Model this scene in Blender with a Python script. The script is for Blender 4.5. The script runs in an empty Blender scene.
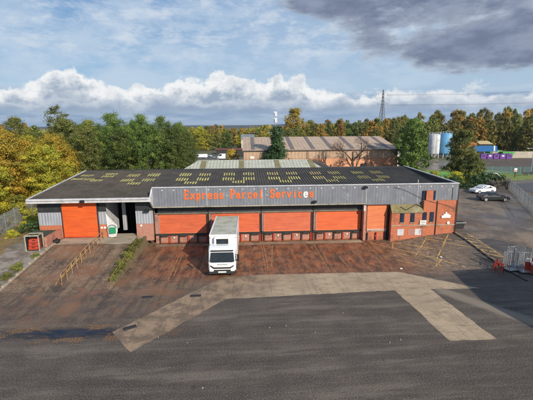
import bpy, bmesh, math, random
from mathutils import Vector, Matrix, noise as mnoise
random.seed(7)
S = bpy.context.scene
COL = S.collection
rad = math.radians

# ------------------------------------------------------------------ nodes
class NB:
    """small builder over a node tree; sockets combined with plain arithmetic"""
    def __init__(s, tree): s.t = tree; s.n = tree.nodes; s.l = tree.links
    def put(s, sock, v):
        if isinstance(v, bpy.types.NodeSocket): s.l.new(v, sock)
        elif v is not None:
            try: sock.default_value = v
            except Exception: sock.default_value = (*v, 1.0)
    def m(s, op, a, b=None, c=None, clamp=False):
        n = s.n.new('ShaderNodeMath'); n.operation = op; n.use_clamp = clamp
        s.put(n.inputs[0], a)
        if b is not None: s.put(n.inputs[1], b)
        if c is not None: s.put(n.inputs[2], c)
        return n.outputs[0]
    def add(s, a, b): return s.m('ADD', a, b)
    def sub(s, a, b): return s.m('SUBTRACT', a, b)
    def mul(s, a, b): return s.m('MULTIPLY', a, b)
    def mx(s, a, b): return s.m('MAXIMUM', a, b)
    def mn(s, a, b): return s.m('MINIMUM', a, b)
    def ss(s, v, a, b, o0=0., o1=1.):
        n = s.n.new('ShaderNodeMapRange'); n.interpolation_type = 'SMOOTHSTEP'
        s.put(n.inputs[0], v)
        for i, q in zip((1, 2, 3, 4), (a, b, o0, o1)): s.put(n.inputs[i], q)
        return n.outputs[0]
    def mixc(s, f, a, b, mode='MIX'):
        n = s.n.new('ShaderNodeMix'); n.data_type = 'RGBA'; n.blend_type = mode
        s.put(n.inputs[0], f)
        for i, q in ((6, a), (7, b)):
            if isinstance(q, (tuple, list)): n.inputs[i].default_value = (*q[:3], 1)
            else: s.put(n.inputs[i], q)
        return n.outputs[2]
    def noise(s, vec, scale, detail=4, rough=.55, dist=0., col=False):
        n = s.n.new('ShaderNodeTexNoise')
        if vec is not None: s.put(n.inputs['Vector'], vec)
        s.put(n.inputs['Scale'], scale); n.inputs['Detail'].default_value = detail
        n.inputs['Roughness'].default_value = rough; n.inputs['Distortion'].default_value = dist
        return n.outputs[1 if col else 0]
    def comb(s, x, y, z):
        n = s.n.new('ShaderNodeCombineXYZ')
        for i, q in enumerate((x, y, z)): s.put(n.inputs[i], q)
        return n.outputs[0]
    def sep(s, v):
        n = s.n.new('ShaderNodeSeparateXYZ'); s.put(n.inputs[0], v); return n.outputs
    def coord(s, k='Object'):
        return s.n.new('ShaderNodeTexCoord').outputs[k]

MATS = {}
def new_mat(name):
    m = bpy.data.materials.new(name); m.use_nodes = True
    b = NB(m.node_tree); p = m.node_tree.nodes['Principled BSDF']
    MATS[name] = m
    return m, b, p

def mat(name, c, rough=.6, c2=None, scale=3., metal=0., bump=0., spec=None, dirt=None, dscale=.8, dirtlo=.5, dirthi=.7, coat=0):
    """painted / weathered surface: colour wander, worn dirt patches and a fine bump"""
    if name in MATS: return MATS[name]
    m, b, p = new_mat(name)
    co = b.coord()
    c2 = c2 or tuple(x*.78 for x in c)
    col = b.mixc(b.ss(b.noise(co, scale, 5, .6), .3, .7), c, c2)
    if dirt: col = b.mixc(b.ss(b.noise(co, dscale, 7, .68), dirtlo, dirthi), col, dirt)
    b.put(p.inputs['Base Color'], col)
    r = b.noise(co, scale*2.1, 3)
    b.put(p.inputs['Roughness'], b.m('MULTIPLY_ADD', r, .25, rough-.12))
    p.inputs['Metallic'].default_value = metal
    if coat: p.inputs['Coat Weight'].default_value = coat
    if bump:
        bn = b.n.new('ShaderNodeBump'); bn.inputs['Strength'].default_value = bump; bn.inputs['Distance'].default_value = .02
        b.put(bn.inputs['Height'], b.noise(co, scale*9, 4)); b.put(p.inputs['Normal'], bn.outputs[0])
    return m

def brick_mat(name, c1, c2, mortar, bw=.225, bh=.075, dirt=(.10, .07, .05)):
    m, b, p = new_mat(name)
    x, y, z = b.sep(b.coord())
    br = b.n.new('ShaderNodeTexBrick'); b.put(br.inputs['Vector'], b.comb(b.add(x, y), z, 0))
    br.inputs['Color1'].default_value = (*c1, 1); br.inputs['Color2'].default_value = (*c2, 1); br.inputs['Mortar'].default_value = (*mortar, 1)
    br.inputs['Scale'].default_value = 1; br.inputs['Mortar Size'].default_value = .009
    br.inputs['Brick Width'].default_value = bw; br.inputs['Row Height'].default_value = bh
    co = b.coord()
    col = b.mixc(b.ss(b.noise(co, .9, 6, .7), .48, .75), br.outputs[0], dirt)
    # rain streaks: noise stretched upright
    st = b.noise(b.comb(b.mul(b.add(x, y), 3.0), 0, b.mul(z, .35)), 1.3, 5, .7)
    col = b.mixc(b.mul(b.ss(st, .5, .72), .55), col, tuple(q*.55 for q in c1))
    col = b.mixc(b.mul(b.ss(b.noise(co, 2.6, 4, .6), .58, .74), .35), col, tuple(min(1, q*1.3+.08) for q in c1))
    b.put(p.inputs['Base Color'], col); p.inputs['Roughness'].default_value = .85
    return m

def ribbed_mat(name, c, c2, pitch, axis=0, rough=.5, dirt=None, bump=.6, metal=0., lo=.5, hi=.72, line=.35):
    """profiled sheet: bump ribs across one axis, streaky weathering along the other"""
    m, b, p = new_mat(name)
    co = b.coord(); s3 = b.sep(co); u = s3[axis]
    w = b.m('SINE', b.mul(u, 2*math.pi/pitch))
    n1 = b.noise(co, .7, 6, .65)
    if axis == 2: sv = b.comb(b.mul(s3[0], .5), b.mul(s3[1], .5), b.mul(s3[2], 6))
    else: sv = b.comb(b.mul(u, 5.), b.mul(s3[1], .3), b.mul(s3[2], .45))
    n2 = b.noise(sv, 1., 5, .65)
    col = b.mixc(b.ss(n1, .35, .65), c, c2)
    col = b.mixc(b.mul(b.ss(n2, .42, .7), .5), col, tuple(q*.55 for q in c2))
    if dirt: col = b.mixc(b.ss(b.noise(co, 1.1, 8, .75), lo, hi), col, dirt)
    if name.startswith('orange'):
        oi = b.n.new('ShaderNodeObjectInfo'); hs = b.n.new('ShaderNodeHueSaturation'); b.put(hs.inputs['Color'], col)
        b.put(hs.inputs['Value'], b.add(.86, b.mul(oi.outputs['Random'], .2))); b.put(hs.inputs['Saturation'], b.add(.9, b.mul(oi.outputs['Random'], .1))); col = hs.outputs[0]
        col = b.mixc(b.mul(b.ss(b.noise(b.comb(b.mul(s3[0], 1.4), 0, b.mul(s3[2], .25)), 2.2, 6, .7), .58, .72), .25), col, (.92, .30, .11))
        col = b.mixc(b.mul(b.ss(b.noise(b.comb(b.mul(s3[0], .4), 0, b.mul(s3[2], 5.)), 1.7, 6, .7), .56, .66), .5), col, (.42, .08, .02))
    col = b.mixc(b.mul(b.ss(w, .55, 1.), line), col, tuple(q*.6 for q in c2))
    b.put(p.inputs['Base Color'], col)
    p.inputs['Roughness'].default_value = rough; p.inputs['Metallic'].default_value = metal
    bn = b.n.new('ShaderNodeBump'); bn.inputs['Strength'].default_value = bump; bn.inputs['Distance'].default_value = .03
    b.put(bn.inputs['Height'], w); b.put(p.inputs['Normal'], bn.outputs[0])
    return m

M = {}
M['orange_shutter'] = ribbed_mat('orange_shutter', (.82, .125, .006), (.74, .100, .005), .11, 2, .45, dirt=(.50, .085, .02), lo=.6, hi=.85, line=.25)
M['orange_shutter_tall'] = ribbed_mat('orange_shutter_tall', (.84, .20, .03), (.78, .165, .025), .11, 2, .5, dirt=(.6, .2, .07), lo=.6, hi=.85, line=.25)
M['brick'] = brick_mat('brick_red', (.54, .125, .048), (.42, .095, .036), (.38, .22, .14))
M['brick_pink'] = brick_mat('brick_pink', (.42, .17, .12), (.36, .13, .09), (.42, .30, .24), dirt=(.18, .09, .06))
M['brick_far'] = mat('brick_far', (.66, .33, .19), .9, (.58, .26, .14), .4, dirt=(.45, .22, .13), dscale=.3)
M['cladding'] = ribbed_mat('grey_cladding', (.20, .215, .25), (.165, .18, .21), .33, 0, .5, dirt=(.32, .34, .36), lo=.54, hi=.78, line=.35, bump=.25)
M['cladding_left'] = ribbed_mat('pale_cladding', (.38, .40, .45), (.33, .35, .39), .3, 0, .5, dirt=(.25, .26, .27), lo=.55, hi=.8)
M['white_trim'] = mat('white_trim', (.58, .58, .60), .5, (.44, .44, .46), 1.5, dirt=(.25, .25, .25), dscale=1.2, dirtlo=.52, dirthi=.75)
M['hood'] = mat('hood', (.20,.18,.15), .6, (.12,.11,.09), 3)
M['beige_trim'] = mat('beige_trim', (.40, .36, .28), .6, (.30, .27, .20), 2, dirt=(.14, .12, .09))
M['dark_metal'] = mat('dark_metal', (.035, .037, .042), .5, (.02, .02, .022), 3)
M['black'] = mat('black', (.012, .012, .013), .6)
M['rubber'] = mat('rubber', (.02, .02, .02), .8, (.035, .033, .03), 4)
M['red_paint'] = mat('red_paint', (.50, .05, .025), .5, (.36, .04, .02), 4, dirt=(.15, .05, .03))
M['yellow_paint'] = mat('yellow_paint', (.66, .42, .12), .6, (.42, .25, .08), 3, dirt=(.20, .12, .06), dirtlo=.45, dirthi=.65)
M['rail_yellow'] = mat('rail_yellow', (.42, .26, .10), .6, (.30, .18, .08), 3, dirt=(.2, .09, .04))
M['concrete'] = mat('concrete', (.40, .35, .28), .85, (.31, .27, .21), 1.2, bump=.2, dirt=(.18, .14, .10), dscale=.9)
M['white'] = mat('white_paint', (.80, .80, .79), .35, (.72, .72, .71), 2)
M['truck_white'] = mat('truck_white', (.80, .81, .82), .3, (.74, .75, .76), .8, dirt=(.55, .53, .49), dscale=1.4, dirtlo=.58, dirthi=.8, coat=.3)
M['box_roof'] = mat('box_roof', (.50, .50, .42), .6, (.42, .42, .35), .7, dirt=(.30, .30, .22), dscale=1.3, dirtlo=.45, dirthi=.7)
M['glass_dark'] = mat('glass_dark', (.015, .02, .025), .12, (.02, .028, .035), 1)
M['glass_blue'] = mat('glass_blue', (.03, .05, .10), .15, (.015, .025, .05), 3)
M['lamp'] = mat('headlamp', (.75, .77, .8), .12)
M['galv'] = mat('galvanised', (.45, .48, .50), .4, (.33, .36, .38), 5, metal=.5)
M['green_paint'] = mat('green_sign', (.02, .30, .12), .5)
M['interior'] = mat('interior_grey', (.16, .17, .18), .8, (.11, .11, .12), 1)
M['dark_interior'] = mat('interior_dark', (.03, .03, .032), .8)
M['cardboard'] = mat('cardboard', (.25, .17, .10), .9)
M['orange_letter'] = mat('orange_letter', (.85, .17, .035), .5, (.68, .12, .03), 4, dirt=(.48, .13, .07), dscale=3, dirtlo=.55, dirthi=.8)
M['white_letter'] = mat('white_letter', (.80, .80, .78), .5)
M['moss_roof'] = mat('moss_roof', (.15, .13, .05), .95, (.24, .20, .10), 2.5, dirt=(.30, .27, .20), bump=.3)
M['bark'] = mat('bark', (.10, .075, .05), .9, (.06, .045, .03), 6, bump=.4)
M['pale_bark'] = mat('pale_bark', (.32, .28, .23), .9, (.15, .12, .10), 5)
M['felt'] = mat('green_felt', (.05, .07, .045), .9, (.03, .035, .025), 2)
M['warehouse_clad'] = ribbed_mat('tan_cladding', (.52, .36, .25), (.45, .31, .21), .9, 0, .75)
M['warehouse_roof'] = ribbed_mat('tan_roof', (.50, .375, .275), (.42, .31, .225), .9, 0, .8, dirt=(.30, .23, .17), lo=.5, hi=.8)
M['old_skylight'] = mat('old_skylight', (.18, .15, .14), .6, (.13, .11, .105), 1)
M['wood'] = mat('wood', (.2, .12, .06), .9)
M['tyre'] = M['rubber']

# ------------------------------------------------------------------ mesh helpers
class MB:
    def __init__(s): s.v = []; s.f = []
    def poly(s, pts):
        i = len(s.v); s.v += [tuple(p) for p in pts]; s.f.append(tuple(range(i, i+len(pts)))); return s
    def box(s, x0, x1, y0, y1, z0, z1):
        i = len(s.v)
        s.v += [(x0,y0,z0),(x1,y0,z0),(x1,y1,z0),(x0,y1,z0),(x0,y0,z1),(x1,y0,z1),(x1,y1,z1),(x0,y1,z1)]
        s.f += [tuple(i+k for k in q) for q in ((0,3,2,1),(4,5,6,7),(0,1,5,4),(1,2,6,5),(2,3,7,6),(3,0,4,7))]
        return s
    def bar(s, a, b, w=.05, h=None):
        """square bar from a to b"""
        a = Vector(a); b = Vector(b); d = (b-a)
        if d.length < 1e-6: return s
        d.normalize(); up = Vector((0,0,1)) if abs(d.z) < .9 else Vector((0,1,0))
        r = d.cross(up).normalized(); u = r.cross(d); h = h or w
        i = len(s.v)
        for p in (a, b):
            for sx, sy in ((-1,-1),(1,-1),(1,1),(-1,1)): s.v.append(tuple(p + r*sx*w/2 + u*sy*h/2))
        s.f += [tuple(i+k for k in q) for q in ((3,2,1,0),(4,5,6,7),(0,1,5,4),(1,2,6,5),(2,3,7,6),(3,0,4,7))]
        return s
    def tube(s, pts, r, n=8, cap=True):
        rr = r if isinstance(r, (list, tuple)) else [r]*len(pts)
        i0 = len(s.v); P = [Vector(p) for p in pts]; prev = None
        for k, p in enumerate(P):
            d = (P[min(k+1, len(P)-1)] - P[max(k-1, 0)]).normalized()
            ref = Vector((0,0,1)) if abs(d.z) < .95 else Vector((1,0,0))
            u = d.cross(ref).normalized()
            if prev is not None and u.dot(prev) < 0: u = -u
            prev = u; w = d.cross(u)
            for q in range(n):
                a = 2*math.pi*q/n; s.v.append(tuple(p + (u*math.cos(a) + w*math.sin(a))*rr[k]))
        for k in range(len(P)-1):
            for q in range(n):
                a = i0+k*n+q; b_ = i0+k*n+(q+1) % n; s.f.append((a, b_, b_+n, a+n))
        if cap:
            s.f.append(tuple(i0+q for q in range(n))[::-1]); s.f.append(tuple(i0+(len(P)-1)*n+q for q in range(n)))
        return s
    def cyl(s, c, r, h, axis=2, n=16):
        a = list(c); b = list(c); a[axis] -= h/2; b[axis] += h/2
        return s.tube([a, b], r, n)
    def prism(s, pts, vec):
        """polygon pts pushed along vec"""
        i = len(s.v); n = len(pts); vec = Vector(vec)
        s.v += [tuple(p) for p in pts] + [tuple(Vector(p)+vec) for p in pts]
        s.f.append(tuple(range(i, i+n))); s.f.append(tuple(range(i+n, i+2*n))[::-1])
        for k in range(n): s.f.append((i+k, i+n+k, i+n+(k+1) % n, i+(k+1) % n))
        return s
    def build(s, name, m, parent=None, bevel=0, smooth=False, loc=None):
        me = bpy.data.meshes.new(name); me.from_pydata(s.v, [], s.f); me.validate()
        bm = bmesh.new(); bm.from_mesh(me)
        bmesh.ops.recalc_face_normals(bm, faces=bm.faces)
        if bevel: bmesh.ops.bevel(bm, geom=list(bm.edges), offset=bevel, segments=2, affect='EDGES', clamp_overlap=True)
        bm.to_mesh(me); bm.free()
        if smooth: me.shade_smooth()
        me.materials.append(M[m] if isinstance(m, str) else m)
        o = bpy.data.objects.new(name, me); COL.objects.link(o)
        if parent is not None: o.parent = parent
        if loc: o.location = loc
        return o

def tag(o, label=None, cat=None, group=None, kind=None):
    if label: o['label'] = label
    if cat: o['category'] = cat
    if group: o['group'] = group
    if kind: o['kind'] = kind
    return o
def thing(name, label, cat, loc=(0,0,0), rz=0, group=None):
    o = bpy.data.objects.new(name, None); COL.objects.link(o); o.empty_display_size = .3
    o.location = loc; o.rotation_euler = (0, 0, rz)
    return tag(o, label, cat, group)
KIDS = {}
def children(o): return [c for c in COL.objects if c.parent == o]
def copy_tree(o, loc, rz=0, label=None, scale=None, tree=None):
    def cp(x, par):
        c = x.copy(); COL.objects.link(c)
        if par is not None: c.parent = par
        for ch in (KIDS.get(x.name) or children(x)): cp(ch, c)
        return c
    r = cp(o, None); r.location = loc; r.rotation_euler = (0, 0, rz)
    if scale: r.scale = scale
    if label: r['label'] = label
    return r

def sst(x, a, b):
    t = max(0, min(1, (x-a)/(b-a))); return t*t*(3-2*t)
def g(x, y):
    """height of the ground: the yard sinks to the docks, ramps rise to the left doors, the car park lies higher"""
    h = .92*sst(x, 14.5, 24.)*sst(y, 30., 40.)
    if x < -11.3: h += 1.1*max(0, min(1, (y-28.5)/9.0))*sst(-x, 11.2, 11.35)
    if x < -26: h += .5*sst(-x, 26, 34)*sst(y, 34, 60)
    if y > 100: h += 0
    return h

# ------------------------------------------------------------------ ground
def ground_material():
    m, b, p = new_mat('yard_surface')
    co = b.n.new('ShaderNodeNewGeometry').outputs['Position']
    x, y, z = b.sep(co)
    wob = b.mul(b.sub(b.noise(co, .35, 5, .6), .5), 5.)
    wob2 = b.mul(b.sub(b.noise(co, .9, 6, .65), .5), 1.6)
    fine = b.noise(co, 13., 6, .72); mid = b.noise(co, .55, 8, .68)
    grit = b.noise(co, 38., 3, .6)
    vor = b.n.new('ShaderNodeTexVoronoi'); vor.inputs['Scale'].default_value = 4.5; b.put(vor.inputs['Vector'], co)
    # bitumen
    c = b.mixc(b.ss(mid, .38, .62), (.076, .061, .051), (.118, .095, .079))
    sweep = b.noise(b.comb(b.mul(x, .07), b.add(b.mul(y, .55), b.mul(x, -.02)), 0), 1.6, 7, .72)
    c = b.mixc(b.mul(b.ss(sweep, .50, .62), .65), c, (.215, .178, .145))
    c = b.mixc(b.mul(b.ss(sweep, .49, .38), .65), c, (.058, .045, .037))
    c = b.mixc(b.mul(b.ss(fine, .51, .60), .62), c, (.26, .21, .165))
    c = b.mixc(b.mul(b.ss(fine, .48, .39), .68), c, (.035, .030, .029))
    blot = b.noise(co, 2.2, 7, .8)
    c = b.mixc(b.mul(b.ss(blot, .54, .64), .35), c, (.040, .035, .033))
    c = b.mixc(b.mul(b.ss(blot, .44, .36), .22), c, (.22, .18, .145))
    tw = b.noise(b.comb(b.add(b.mul(x, .035), b.mul(wob2, .02)), b.add(b.mul(y, 1.5), b.mul(x, .06)), 0), 1.4, 5, .6)
    c = b.mixc(b.mul(b.ss(tw, .54, .66), .30), c, (.20, .162, .125))
    c = b.mixc(b.mul(b.ss(tw, .46, .34), .30), c, (.050, .040, .034))
    oil = b.n.new('ShaderNodeTexVoronoi'); oil.inputs['Scale'].default_value = .55; b.put(oil.inputs['Vector'], b.comb(b.add(x, b.mul(wob2, .15)), y, 0))
    c = b.mixc(b.mul(b.mul(b.ss(oil.outputs['Distance'], .13, .03), b.ss(blot, .48, .56)), .5), c, (.03, .026, .025))
    crk = b.n.new('ShaderNodeTexVoronoi'); crk.feature = 'DISTANCE_TO_EDGE'; crk.inputs['Scale'].default_value = .28
    b.put(crk.inputs['Vector'], b.comb(b.add(x, wob2), b.add(y, wob2), 0))
    c = b.mixc(b.mul(b.mul(b.ss(crk.outputs[0], .006, .0), b.ss(mid, .5, .6)), .5), c, (.03, .028, .026))
    # older brown yard, left
    left = b.mul(b.ss(b.add(y, wob), 21.5, 26.5), b.ss(b.add(x, wob2), -2., -7.))
    cl = b.mixc(b.ss(b.noise(co, .8, 8, .74), .42, .58), (.30, .185, .11), (.060, .040, .030))
    cl = b.mixc(b.mul(b.ss(b.noise(co, .33, 6, .7), .56, .66), .7), cl, (.22, .19, .09))
    cl = b.mixc(b.mul(b.ss(fine, .51, .58), .6), cl, (.36, .26, .17))
    cl = b.mixc(b.mul(b.ss(fine, .48, .41), .7), cl, (.045, .034, .03))
    cl = b.mixc(b.mul(b.ss(b.noise(co, 3.1, 6, .75), .56, .7), .6), cl, (.32, .24, .17))
    c = b.mixc(b.mul(left, .9), c, cl)
    drag = b.noise(b.comb(b.mul(x, 1.5), b.mul(y, .10), 0), 1.25, 6, .68)
    c = b.mixc(b.mul(b.mul(left, b.ss(drag, .52, .62)), .5), c, (.045, .033, .028))
    c = b.mixc(b.mul(b.mul(left, b.ss(drag, .46, .38)), .35), c, (.34, .23, .145))
    c = b.mixc(b.mul(b.mul(left, b.ss(b.add(y, wob), 30.5, 26.5)), .45), c, (.075, .062, .056))
    # dock apron: wet red-brown staining, with the doors' reflection painted into the red
    apr = b.mul(b.ss(b.add(y, b.mul(wob2, 1.3)), 28.6, 32.2), b.mul(b.ss(b.add(x, wob), -12., -8.), b.ss(b.add(x, wob2), 25., 17.)))
    ca = b.mixc(b.ss(b.noise(b.comb(b.mul(x, 1.), b.mul(y, .6), 0), .8, 8, .74), .41, .59), (.30, .125, .062), (.062, .032, .022))
    ca = b.mixc(b.mul(b.ss(fine, .51, .59), .5), ca, (.45, .24, .13))
    ca = b.mixc(b.mul(b.ss(fine, .48, .41), .6), ca, (.06, .03, .022))
    ca = b.mixc(b.mul(b.ss(b.noise(b.comb(b.mul(x, 1.8), b.mul(y, .5), 0), 1., 6, .7), .5, .66), .75), ca, (.44, .165, .075))
    ca = b.mixc(b.mul(b.ss(b.add(x, wob), 13.5, 19.), .9), ca, b.mixc(b.ss(blot, .42, .58), (.36, .27, .175), (.13, .09, .065)))
    ca = b.mixc(b.mul(b.ss(drag, .54, .62), .45), ca, (.05, .025, .018))
    ca = b.mixc(b.mul(b.ss(drag, .45, .38), .4), ca, (.42, .22, .12))
    c = b.mixc(b.mul(b.mul(left, b.ss(b.noise(co, .4, 6, .66), .50, .60)), .5), c, (.36, .17, .085))
    c = b.mixc(apr, c, ca)
    # gap between apron and concrete strip, and dusty right side
    rt = b.ss(b.add(x, b.mul(wob2, .5)), 24.6, 25.6)
    cr = b.mixc(b.ss(b.noise(co, .28, 8, .72), .40, .60), (.27, .205, .15), (.13, .10, .08))
    cr = b.mixc(b.mul(b.ss(blot, .52, .60), .5), cr, (.07, .06, .055))
    c = b.mixc(b.mul(rt, b.ss(y, 26., 31.)), c, cr)
    # dusty track lower right
    d = b.add(b.sub(b.add(b.mul(b.sub(x, 15.2), .6), b.mul(b.sub(y, 27.2), .42)), 0.), b.mul(wob2, .2))
    trk = b.mul(b.mul(b.ss(d, -.55, -.1), b.ss(d, .75, .3)), b.mul(b.ss(x, 14.6, 15.6), b.ss(y, 17., 19.)))
    c = b.mixc(b.mul(trk, .75), c, (.30, .25, .19))
    # moss and leaf litter far left
    mo = b.ss(b.add(x, wob), -20.5, -24.)
    cm = b.mixc(b.ss(b.noise(co, 1.6, 7, .75), .42, .58), (.30, .17, .06), (.15, .15, .035))
    cm = b.mixc(b.ss(b.noise(co, .6, 5, .6), .5, .62), cm, (.24, .20, .16))
    cm = b.mixc(b.mul(b.ss(fine, .50, .58), .7), cm, (.42, .25, .09))
    c = b.mixc(b.mul(b.ss(b.add(x, b.mul(wob, .6)), -23.6, -25.2), b.ss(y, 24., 32.)), c, cm)
    pth = b.mul(b.mul(b.ss(b.add(x, b.mul(wob2, .6)), -20.0, -20.6), b.ss(b.add(x, b.mul(wob, .35)), -24.6, -23.8)), b.ss(y, 27., 30.))
    cp = b.mixc(b.ss(b.noise(co, .9, 7, .72), .42, .58), (.34, .31, .27), (.17, .145, .11))
    c = b.mixc(b.mul(pth, .85), c, cp)
    # country beyond the yards
    far = b.mx(b.ss(y, 56., 58.), b.ss(x, -30., -36.))
    cf = b.mixc(b.ss(b.noise(co, .05, 5, .6), .4, .6), (.10, .12, .04), (.16, .13, .07))
    farm = b.mul(far, b.mx(b.ss(x, 30., 28.), b.ss(y, 118., 125.)))
    c = b.mixc(farm, c, cf)
    # puddles: real wet film, smooth and dark
    pu = b.n.new('ShaderNodeMath'); pu.operation = 'ADD'
    ex = b.m('POWER', b.mul(b.add(x, 11.6), .23), 2.); ey = b.m('POWER', b.mul(b.sub(b.sub(y, b.mul(b.add(x, 11.6), -.02)), 22.45), 1.5), 2.)
    e = b.add(b.add(ex, ey), b.mul(b.sub(b.noise(b.comb(x, b.mul(y, 3.), 0), 1.1, 6, .72), .5), 3.4))
    pud = b.ss(e, .62, .25)
    wet = b.ss(e, 1.9, .6)
    e2 = b.add(b.noise(co, .55, 4, .6), b.mul(b.ss(y, 41., 36.), -.11))
    pud2 = b.mul(b.mul(b.ss(e2, .57, .60), apr), b.mul(b.ss(y, 31., 34.), .8))
    pud = b.mx(pud, pud2)
    c = b.mixc(b.mul(wet, .8), c, (.035, .035, .04))
    c = b.mixc(pud, c, (.018, .018, .022))
    lv = b.mul(b.mul(b.ss(e, 3.4, 1.6), b.ss(fine, .50, .54)), b.mul(b.ss(b.noise(co, .8, 5, .6), .48, .56), b.sub(1., pud)))
    c = b.mixc(b.mul(lv, .85), c, (.40, .20, .07))
    c = b.mixc(1., c, b.mixc(b.ss(grit, .36, .62), (.55, .54, .53), (1.08, 1.08, 1.08)), 'MULTIPLY')
    b.put(p.inputs['Base Color'], c)
    rough = b.mixc(pud, (.9, .9, .9), (.04, .04, .04))
    rough = b.mixc(b.mul(apr, b.ss(b.noise(co, .7, 5), .40, .62)), rough, (.27, .27, .27))
    rough = b.mixc(b.mul(b.mul(rt, b.ss(y, 36., 44.)), b.ss(b.noise(co, .12, 5, .65), .46, .56)), rough, (.28, .28, .28))
    rough = b.mixc(b.mul(b.mul(left, b.ss(b.noise(co, .45, 6, .7), .50, .60)), .8), rough, (.24, .24, .24))
    sx = b.n.new('ShaderNodeSeparateColor'); b.put(sx.inputs[0], rough); rv = b.mn(sx.outputs[0], b.sub(.9, b.mul(pud, .86)))
    b.put(p.inputs['Roughness'], rv)
    bn = b.n.new('ShaderNodeBump'); bn.inputs['Strength'].default_value = .4; bn.inputs['Distance'].default_value = .03
    b.put(bn.inputs['Height'], b.mul(b.add(b.mul(grit, .5), fine), b.sub(1., pud))); b.put(p.inputs['Normal'], bn.outputs[0])
    return m
M['ground'] = ground_material()

def frange(a, b, s):
    r = []; x = a
    while x < b-1e-6: r.append(x); x += s
    return r
xs = [-2200,-1200,-600,-300,-160,-100,-70,-55,-45] + frange(-40, -11.4, 1.2) + [-11.35,-11.2] + frange(-10.5, 14, 1.5) + frange(14, 25, .6) + frange(25, 40, 2.5) + [45,55,70,100,160,300,600,1200,2200]
ys = [-60,-10,5,12,18] + frange(22, 29, 1) + frange(29, 42, .6) + [43,45,50,55,60,70,80,100,130,170,260,400,700,1200,2600]
mb = MB(); mb.v = [(x, y, g(x, y)) for y in ys for x in xs]
nx = len(xs)
mb.f = [(j*nx+i, j*nx+i+1, (j+1)*nx+i+1, (j+1)*nx+i) for j in range(len(ys)-1) for i in range(nx-1)]
tag(mb.build('ground', 'ground', smooth=False), kind='structure')

def strip_mat(name, c, c2, d):
    m, b, p = new_mat(name); co = b.coord()
    col = b.mixc(b.ss(b.noise(co, .5, 8, .7), .40, .60), c, c2)
    x, y, z = b.sep(co)
    col = b.mixc(b.mul(b.ss(b.noise(b.comb(b.mul(x, .5), b.mul(y, 1.3), 0), 1.3, 8, .75), .50, .62), .7), col, d)
    col = b.mixc(b.mul(b.ss(b.add(x, b.mul(b.noise(co, .6, 5), 4.)), 1.5, -2.5), .35), col, d)
    col = b.mixc(b.mul(b.ss(b.noise(co, 9., 6, .75), .5, .58), .6), col, tuple(q*.6 for q in c))
    if name == 'concrete_strip':
        fine = b.noise(co, 12., 6, .72)
        br = b.mixc(b.ss(b.noise(co, .8, 8, .74), .42, .58), (.31, .21, .135), (.13, .09, .062))
        lm = b.mul(b.ss(b.add(b.add(b.mul(x, .8), b.mul(b.noise(co, .35, 7, .7), 7.)), b.mul(b.sub(26., y), .55)), 6.0, 1.0), .85)
        col = b.mixc(lm, col, br)
        jx = b.m('PINGPONG', b.add(x, 100.4), 1.55); col = b.mixc(b.mul(b.ss(jx, .035, .0), .5), col, (.07,.055,.045))
        jy = b.m('PINGPONG', b.add(y, 100.8), 1.75); col = b.mixc(b.mul(b.ss(jy, .03, .0), .4), col, (.07,.055,.045))
        tk = b.noise(b.comb(b.mul(x, 2.6), b.mul(y, .16), 0), 1., 5, .65)
        col = b.mixc(b.mul(b.ss(tk, .54, .66), .25), col, (.12,.095,.07))
    b.put(p.inputs['Base Color'], col); p.inputs['Roughness'].default_value = .88
    bn = b.n.new('ShaderNodeBump'); bn.inputs['Strength'].default_value = .3; bn.inputs['Distance'].default_value = .01
    b.put(bn.inputs['Height'], b.noise(co, 30., 3)); b.put(p.inputs['Normal'], bn.outputs[0])
    return m
M['conc_strip'] = strip_mat('concrete_strip', (.45, .345, .23), (.36, .27, .18), (.20, .15, .10))
M['dark_patch'] = strip_mat('dark_patch', (.050, .048, .050), (.075, .068, .066), (.12, .105, .095))
M['left_apron'] = strip_mat('left_apron', (.50, .43, .32), (.36, .30, .22), (.20, .16, .12))

def sheet(name, pts, m, dz=.004, step=.8, **k):
    """flat polygon draped over the ground: cut into cells, every vertex lifted to the ground"""
    bm = bmesh.new(); vs = [bm.verts.new((x, y, 0)) for x, y in pts]; bm.faces.new(vs)
    X0 = min(p[0] for p in pts); X1 = max(p[0] for p in pts); Y0 = min(p[1] for p in pts); Y1 = max(p[1] for p in pts)
    flat = all(g(x, y) < 1e-4 for x, y in pts)
    if not flat:
        for v in xs:
            if X0 < v < X1: bmesh.ops.bisect_plane(bm, geom=bm.verts[:]+bm.edges[:]+bm.faces[:], plane_co=(v,0,0), plane_no=(1,0,0))
        for v in ys:
            if Y0 < v < Y1: bmesh.ops.bisect_plane(bm, geom=bm.verts[:]+bm.edges[:]+bm.faces[:], plane_co=(0,v,0), plane_no=(0,1,0))
    for v in bm.verts: v.co.z = gi(v.co.x, v.co.y) + dz
    me = bpy.data.meshes.new(name); bm.normal_update()
    for f in bm.faces:
        if f.normal.z < 0: f.normal_flip()
    bmesh.ops.triangulate(bm, faces=bm.faces[:])
    bm.to_mesh(me); bm.free(); me.materials.append(M[m])
    o = bpy.data.objects.new(name, me); COL.objects.link(o)
    return tag(o, **k) if k else o
import bisect
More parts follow.
